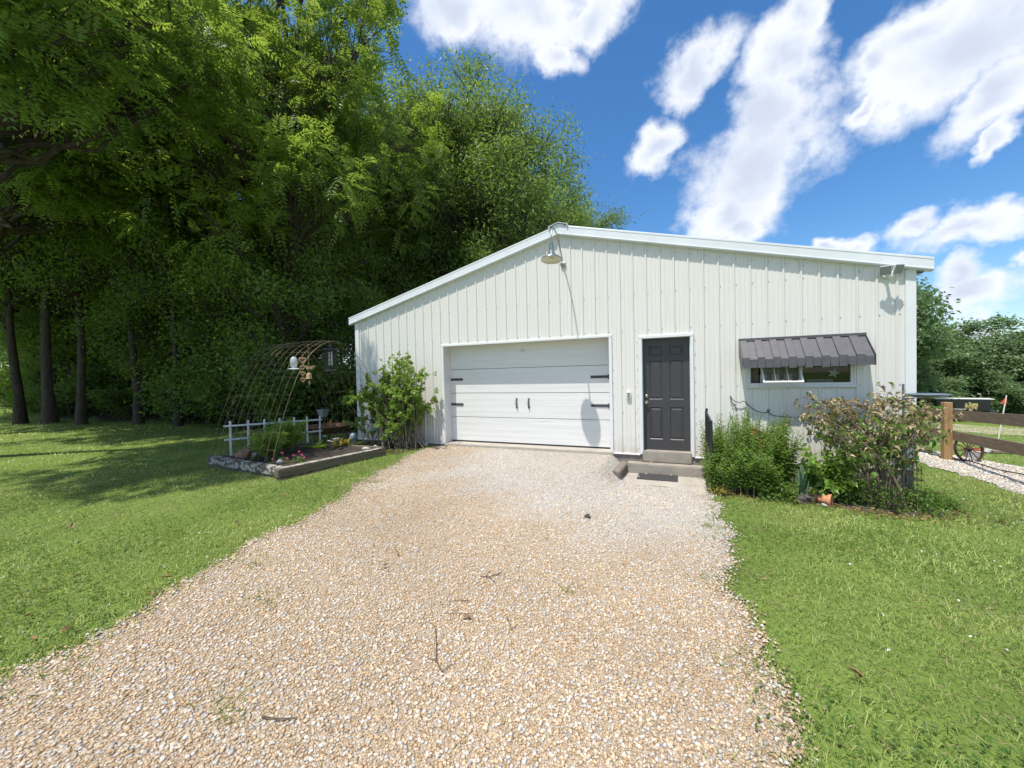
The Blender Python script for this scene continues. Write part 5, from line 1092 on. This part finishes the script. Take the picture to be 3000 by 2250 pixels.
def grass(name, n, d0, d1, ln, wd, label, seed, seg=True, pw=1., f0=0., f1=0., wref=3.):
    rg = np.random.default_rng(seed); x, y = sample(n, d0, d1, rg, f0, f1, pw); n = len(x); z = G(x, y)-.004; d = np.hypot(x-CAM[0], y-CAM[1])
    p = patch(x, y); k = np.clip(.45+.75*p, .45, 1.3)*(1+.7*(rg.random(n) < .03)); L_ = (ln[0]+(ln[1]-ln[0])*rg.random(n)**1.8)*k; W_ = wd*(.6+.7*rg.random(n))*np.maximum(1, (d/wref)**.9)
    a = rg.random(n)*6.283; ln_ = .35+1.05*rg.random(n); A = np.stack([np.cos(a), np.sin(a), np.zeros(n)], 1); Sd = np.stack([-np.sin(a), np.cos(a), np.zeros(n)], 1)
    tw = rg.random(n)*1.2-.6; Sd = Sd*np.cos(tw)[:, None]+A*np.sin(tw)[:, None]
    P = np.stack([x, y, z], 1); tip = P+(A*ln_[:, None]+Z1*(1.05-.5*ln_[:, None]))*L_[:, None]; mid = P+(A*(ln_*.35)[:, None]+Z1*.58)*L_[:, None]
    w2 = (W_*.5)[:, None]
    tint = np.clip(-.04+.95*p+.34*rg.normal(size=n)+.35*(rg.random(n) < .06), 0, 1)
    if seg:
        V = np.stack([P-Sd*w2, P+Sd*w2, mid-Sd*w2*.8, mid+Sd*w2*.8, tip], 1).reshape(-1, 3); b_ = np.arange(n)[:, None]*5
        F = np.concatenate([b_+[0, 1, 3], b_+[0, 3, 2], b_+[2, 3, 4]], 1).reshape(-1, 3); T = np.repeat(tint, 5)
    else:
        V = np.stack([P-Sd*w2, P+Sd*w2, tip], 1).reshape(-1, 3); F = np.arange(n*3).reshape(-1, 3); T = np.repeat(tint, 3)
    return tag(link(name, npmesh(name, V, F, M['grass'], {'tint': ('FLOAT', T)})), label, 'grass', kind='stuff')
grass('near_grass', 130000, 1.6, 6.2, (.025, .085), .0040, 'short green lawn grass nearest the camera', 1, f1=2.6)
grass('lawn_grass', 330000, 3.4, 10.5, (.025, .075), .0046, 'short mown lawn grass on both sides of the driveway', 2, seg=False, f0=2.6, f1=2.5)
grass('far_grass', 330000, 8, 34, (.03, .10), .0046, 'lawn grass further back towards the woods and past the fence', 3, seg=False, pw=0, f0=2.5)
rg = np.random.default_rng(17)
x, y = sample(6000, 3, 11, rg); ok = (patch(x, y) > .55) & (rg.random(len(x)) < .18); x, y = x[ok], y[ok]; n = len(x)
P = np.stack([x, y, G(x, y)+.055], 1); V, F = blades(np.repeat(P, 4, 0), rdir(4*n, rg, .4), rdir(4*n, rg, 1), .011, .010, .3); tag(link('clover_flowers', npmesh('clover_flowers', V, F, M['white_petal'])), 'tiny white clover flowers dotted through the lawn', 'clover', kind='stuff')
rg = np.random.default_rng(19)
x, y = sample(26000, 2, 9, rg); n = len(x); ok = vnoise(x, y, .9, 8)+.3*rg.random(n) > .62; xs2, ys2 = x[ok], y[ok]; n = len(xs2)
P = np.stack([xs2, ys2, G(xs2, ys2)+.022+.03*rg.random(n)], 1); P = np.repeat(P, 3, 0); A = rdir(3*n, rg); A[:, 2] *= .25
tag(link('clover_leaves', leafmesh('clover_leaves', [blades(P, A, rdir(3*n, rg, 3), .014+.010*rg.random(3*n), .014, .2)], [np.clip(.35*rg.random(3*n), 0, 1)], M['leaf_green'])), 'small round clover leaves spread through the lawn in patches', 'clover', kind='stuff')
x, y = sample(26000, 2, 10, rg); n = len(x); ok = vnoise(x, y, .8, 9)+.35*rg.random(n) > .72; x, y = x[ok], y[ok]; n = len(x)
P = np.stack([x, y, G(x, y)+.012+.03*rg.random(n)], 1); A = rdir(n, rg); A[:, 2] = abs(A[:, 2])*.4
tag(link('dry_grass', leafmesh('dry_grass', [blades(P, A, rdir(n, rg, 1), .04+.05*rg.random(n), .0045, .1, .1)], [rg.random(n)], M['leaf_dry'])), 'dry straw coloured grass scattered in the lawn', 'dry grass', kind='stuff')
# weeds that come up through the drive
for x, y, r, nn, lab in [(7.18, -3.9, .09, 90, 'grass creeping into the gravel at the right edge near the middle'), (7.2, -4.9, .10, 110, 'grass creeping into the gravel at the near right edge'), (3.55, -5.2, .10, 110, 'grass creeping into the gravel at the near left edge'), (2.7, -2.9, .10, 90, 'grass creeping into the gravel beside the garden bed'), (4.84, -6.17, .07, 60, 'grass tuft growing in the gravel at the near left'), (4.10, -5.5, .10, 80, 'grass tuft in the gravel near the left lawn edge'), (3.8, -6.4, .12, 90, 'faint weed patch at the left corner of the driveway'), (6.07, -4.52, .05, 50, 'small weed tuft in the middle right of the driveway'), (7.22, -2.6, .12, 160, 'grass tongue creeping into the gravel from the right lawn')]:
    P = np.stack([x+r*rg.normal(size=nn), y+r*.7*rg.normal(size=nn), np.zeros(nn)], 1); P[:, 2] = G(P[:, 0], P[:, 1])+.01; A = rdir(nn, rg, .8)
    tag(link('weed_tuft', leafmesh('weed_tuft', [blades(P, A, rdir(nn, rg, 1), .03+.05*rg.random(nn), .004, .1, .2)], [rg.random(nn)], M['grass'])), lab, 'weed', 'weeds in the driveway')

# ------------------------------------------------------------------ trees
def tree_meshes(name, seed, H, r0, base, R, leaf, lmat, tips=800, clumps=30, lean=(0, 0), bark='bark', limb=1., clr=(.20, .30), **kw):
    rg = np.random.default_rng(seed); hz = (H-base)/2; zc = base+hz
    tz = np.linspace(0, 1, 12); tr_ = np.stack([lean[0]*tz**1.4+.12*np.sin(tz*7+seed), lean[1]*tz**1.4+.12*np.sin(tz*5+2*seed), tz*H*.86], 1); tr_[0, :2] *= .2
    rad = r0*(1-.88*tz**.9); rad[0] *= 1.45; paths = [(tr_, rad)]
    def trunk_at(z): return np.array([np.interp(z, tr_[:, 2], tr_[:, i]) for i in range(3)])
    ctr = np.array([lean[0]*.8, lean[1]*.8, zc])
    d = rdir(clumps, rg); q = rg.random(clumps)**kw.get('shell', .42); C = ctr+d*q[:, None]*[R*.84, R*.84, hz*.88]
    P, D_, big = [], [], []
    for c in C:
        hd = np.hypot(*(c-ctr)[:2]); z0 = np.clip(c[2]-hd*(.5+.4*rg.random())-.4, base*.55, H*.8); s = trunk_at(z0); ctrl = s*.45+c*.55+np.array([0, 0, -.18*hd+.15*rg.normal()])
        lp = bez(s, ctrl, c, 8)+np.concatenate([np.zeros((1, 3)), .10*rg.normal(size=(7, 3))]); r1 = max(.02, r0*.34*limb*(1-z0/H*.6)); paths.append((lp, np.linspace(r1, .018, 8)))
        cr = R*rg.uniform(*clr); k = max(6, int(tips/clumps)); dd = rdir(k, rg, .15); pp = c+dd*(cr*rg.random(k)**.4)[:, None]*[1.15, 1.15, .8]
        for p in pp:
            i = rg.integers(3, 8); s2 = lp[i]; paths.append((bez(s2, (s2+p)/2+np.array([0, 0, .12*np.linalg.norm(p-s2)]), p, 4), np.linspace(.017, .005, 4))); P.append(p); D_.append(nrm(p-c*.6-s2*.4))
    V, F = tubes(paths, 5); trunk = npmesh(name+'_trunk', V, F, M[bark], smooth=True)
    P, D_ = np.array(P), np.array(D_); n = len(P)
    if leaf == 'pinnate':
        nf = kw.get('nf', 6); PP = np.repeat(P, nf, 0)+.10*rg.normal(size=(n*nf, 3)); A = nrm(np.repeat(D_, nf, 0)*.5+rdir(n*nf, rg, .15)); V, F, T = fronds(PP, A, rg, kw.get('fl', .55), 7, kw.get('ll', .135), kw.get('lw', .046))
        crown = npmesh(name+'_crown', V, F, M[lmat], {'tint': ('FLOAT', T)})
    else:
        nf = kw.get('nf', 45); sp = kw.get('spread', .34); PP = np.repeat(P, nf, 0)+sp*rg.normal(size=(n*nf, 3))*[1, 1, .8]; m_ = n*nf
        A = nrm(np.repeat(D_, nf, 0)*.4+rdir(m_, rg)-Z1*kw.get('droop', .2)); tint = np.clip(np.repeat(rg.random(n)*.5, nf)+.5*rg.random(m_), 0, 1)
        V, F = blades(PP, A, rdir(m_, rg, 1.1), kw.get('ll', .12)*(.6+.7*rg.random(m_)), kw.get('lw', .065)*(.7+.5*rg.random(m_)), .25, .02)
        crown = npmesh(name+'_crown', V, F, M[lmat], {'tint': ('FLOAT', np.repeat(tint, 4))})
    return trunk, crown
def place_tree(meshes, name, label, x, y, rz=0., sc=1., sz=None, group=None, cat='tree', dz=-.05):
    t = thing(name, label, cat, (x, y, g(x, y)+dz), rz, group); t.scale = (sc, sc, sz or sc); link('trunk' if cat == 'tree' else 'stems', meshes[0], t); link('crown' if cat == 'tree' else 'leaves', meshes[1], t); return t
WAL = tree_meshes('walnut', 3, 15.5, .30, 3.6, 5.3, 'pinnate', 'leaf_walnut', tips=1150, clumps=52, nf=6, ll=.16, lw=.056)
NAR = tree_meshes('narrow', 5, 16.5, .27, 3.2, 5.0, 'broad', 'leaf_narrow', tips=1700, clumps=72, nf=46, ll=.21, lw=.058, droop=.75, spread=.30, shell=.3, clr=(.2, .27))
ELM = tree_meshes('elm', 9, 16, .18, 4.0, 4.6, 'broad', 'leaf_elm', tips=900, clumps=40, nf=44, ll=.14, lw=.08)
DRK = tree_meshes('dark', 14, 17, .22, 1.6, 4.4, 'broad', 'leaf_dark', tips=760, clumps=48, nf=40, ll=.17, lw=.10, spread=.42)
SAP = tree_meshes('sapling', 18, 9, .085, 1.4, 2.5, 'broad', 'leaf_elm', tips=240, clumps=18, nf=34, ll=.13, lw=.085, spread=.32)
OVR = tree_meshes('overhang', 33, 11.5, .26, 6.2, 3.9, 'pinnate', 'leaf_walnut', tips=700, clumps=40, lean=(5.6, .2), nf=6, ll=.15, lw=.055)
FAR = tree_meshes('far', 23, 11, .20, .8, 4.4, 'broad', 'leaf_far', tips=1000, clumps=60, nf=32, ll=.30, lw=.17, spread=.34, clr=(.16, .26))
BSH = tree_meshes('bush', 27, 2.0, .02, .1, 1.35, 'broad', 'leaf_dark', tips=170, clumps=16, nf=30, ll=.12, lw=.075, spread=.22, limb=2)
place_tree(WAL, 'walnut_tree', 'big bright green tree with feathery compound leaves left of the building', -5.0, 1.9, .6, 1.06, 1.16)
place_tree(NAR, 'shade_tree', 'tall tree with narrow drooping leaves rising behind the left roof slope', -1.7, 10.8, 1.1, 1.10, 1.0)
place_tree(NAR, 'shade_tree', 'small rounded tree top just left of the roof peak', -.8, 20.0, 2.9, 1.05, .96)
place_tree(ELM, 'shade_tree', 'dense tree between the feathery tree and the narrow leaved tree', -6.0, 8.4, 2.0, 1.02)
place_tree(WAL, 'walnut_tree', 'tall feathery leaved tree behind the other feathery tree', -8.6, 5.4, 3.6, 1.1)
place_tree(ELM, 'shade_tree', 'thick trunked tree at the far left edge of the woods', -15.9, -.35, .4, 1.08)
place_tree(ELM, 'shade_tree', 'leaning trunk tree beside the thick trunked tree at far left', -16.9, -.9, 2.2, .9)
place_tree(ELM, 'shade_tree', 'straight dark trunk third from the left at the woods edge', -13.9, -.2, 4.2, .8, 1.0)
place_tree(ELM, 'shade_tree', 'slim dark trunk just in front of the undergrowth left of centre in the woods', -11.6, .5, 1.7, .72, .95)
place_tree(ELM, 'shade_tree', 'slimmest dark trunk nearest the wire arch at the woods edge', -9.3, .6, 3.1, .62, .9)
place_tree(DRK, 'shade_tree', 'slim dark trunk at the woods edge left of the wire arch', -12.2, 3.5, 1.2, .95)
place_tree(OVR, 'walnut_tree', 'leaning tree whose high branches hang over the garden bed', -8.1, -4.5, 0.)
place_tree(NAR, 'shade_tree', 'taller narrow leaved tree top showing between the feathery tree and the roof', -4.6, 11.8, 4.0, 1.12, 1.14)
place_tree(OVR, 'walnut_tree', 'leaning tree spreading its branches over the back of the left lawn', -14.6, -3.0, .15, 1.05)
place_tree(OVR, 'walnut_tree', 'leaning tree at the far left shading the back of the lawn', -20.5, -2.6, .2, 1.08)
place_tree(OVR, 'walnut_tree', 'leaning tree past the far left trunks at the lawn end', -27, -1.6, .1, 1.1)

rg = np.random.default_rng(77); spots = []
tries = 0
while len(spots) < 30 and tries < 6000:
    tries += 1; Zd = rg.uniform(16, 46); px = rg.uniform(-700, 1330); P = CAM+FW*Zd+RT*(px-1500)/FOC*Zd; x, y = P[0], P[1]
    if y < wood_y(x)+.6 or (x > -4.5 and y < 14) : continue
    if any(math.hypot(x-a, y-b_) < 2.7 for a, b_ in spots+[(-5.4, 1.7), (-3.3, 9.6), (-7, 6.2), (-8.6, 5.4), (-15.9, -.35), (-13.9, -.2), (-12.2, 3.5), (-6, 8.4), (-1.9, 10.4)]): continue
    spots.append((x, y))
for i, (x, y) in enumerate(spots): place_tree((DRK, ELM, DRK)[i % 3], 'woodland_tree', 'one of the tall dark trees crowded inside the woods', x, y, rg.random()*6.28, rg.uniform(.85, 1.15), None, 'trees crowded inside the woods')
sp2 = []
tries = 0
while len(sp2) < 44 and tries < 3000:
    tries += 1; x = rg.uniform(-34, -1.5); y = wood_y(x)+rg.uniform(.2, 6)
    if (x > -3.2 and y < 14) or any(math.hypot(x-a, y-b_) < 1.5 for a, b_ in sp2): continue
    sp2.append((x, y))
for x, y in sp2: place_tree(SAP, 'sapling', 'one of the slim leafy saplings along the woods edge', x, y, rg.random()*6.28, rg.uniform(.7, 1.1), None, 'saplings along the woods edge')
sp3 = []
tries = 0
while len(sp3) < 115 and tries < 4000:
    tries += 1; x = rg.uniform(-46, -1.2); y = wood_y(x)+.15+11*rg.random()**1.5
    if (x > -2.2 and y < 13) or any(math.hypot(x-a, y-b_) < 1.1 for a, b_ in sp3): continue
    sp3.append((x, y))
for x, y in sp3: place_tree(BSH, 'undergrowth_bush', 'one of the dark leafy bushes in the woods undergrowth', x, y, rg.random()*6.28, rg.uniform(.55, 1.35), None, 'undergrowth bushes in the woods', 'bush', -.02)
# tree line beyond the fence
FT = [(22.3, 34.5, 1.1, 1.28, 'tallest light green tree beyond the fence beside the wall corner'), (24.4, 40, 1.0, .86, 'dark green tree second from the wall corner in the far tree line'), (29.2, 42, 1.12, 1.02, 'rounded dark tree in the middle of the far tree line'), (33.5, 42.5, 1.15, 1.08, 'broad dark tree right of the middle in the far tree line'), (38.5, 43, 1.2, 1.1, 'dark tree at the right end of the far tree line'), (18.3, 38, 1.15, 1.15, 'far tree mostly hidden behind the wall corner'), (44, 46, 1.2, 1.1, 'far tree past the right edge of the tree line'), (27, 37.8, .62, .50, 'low bright bushy tree in front of the far tree line'), (32, 38.4, .6, .46, 'low leafy bush tree behind the orange flag'), (23.2, 37.0, .55, .42, 'low shaded bush tree behind the dark carts'), (37, 39, .6, .45, 'low bushy tree at the right end behind the fence rails')]
for i, (x, y, s, sz, lab) in enumerate(FT): place_tree(FAR, 'far_tree', lab, x, y, i*1.7, s, sz*(.95 if i == 0 else .8), 'trees in the far tree line')
sp4 = [(16+i*3.4+rg.uniform(-1, 1), 47+rg.uniform(0, 8)) for i in range(14)]
for x, y in sp4: place_tree(FAR, 'far_tree', 'one of the trees behind the far tree line', x, y, rg.random()*6.28, rg.uniform(.8, 1.0), None, 'trees behind the far tree line')
S.render.engine = 'CYCLES'
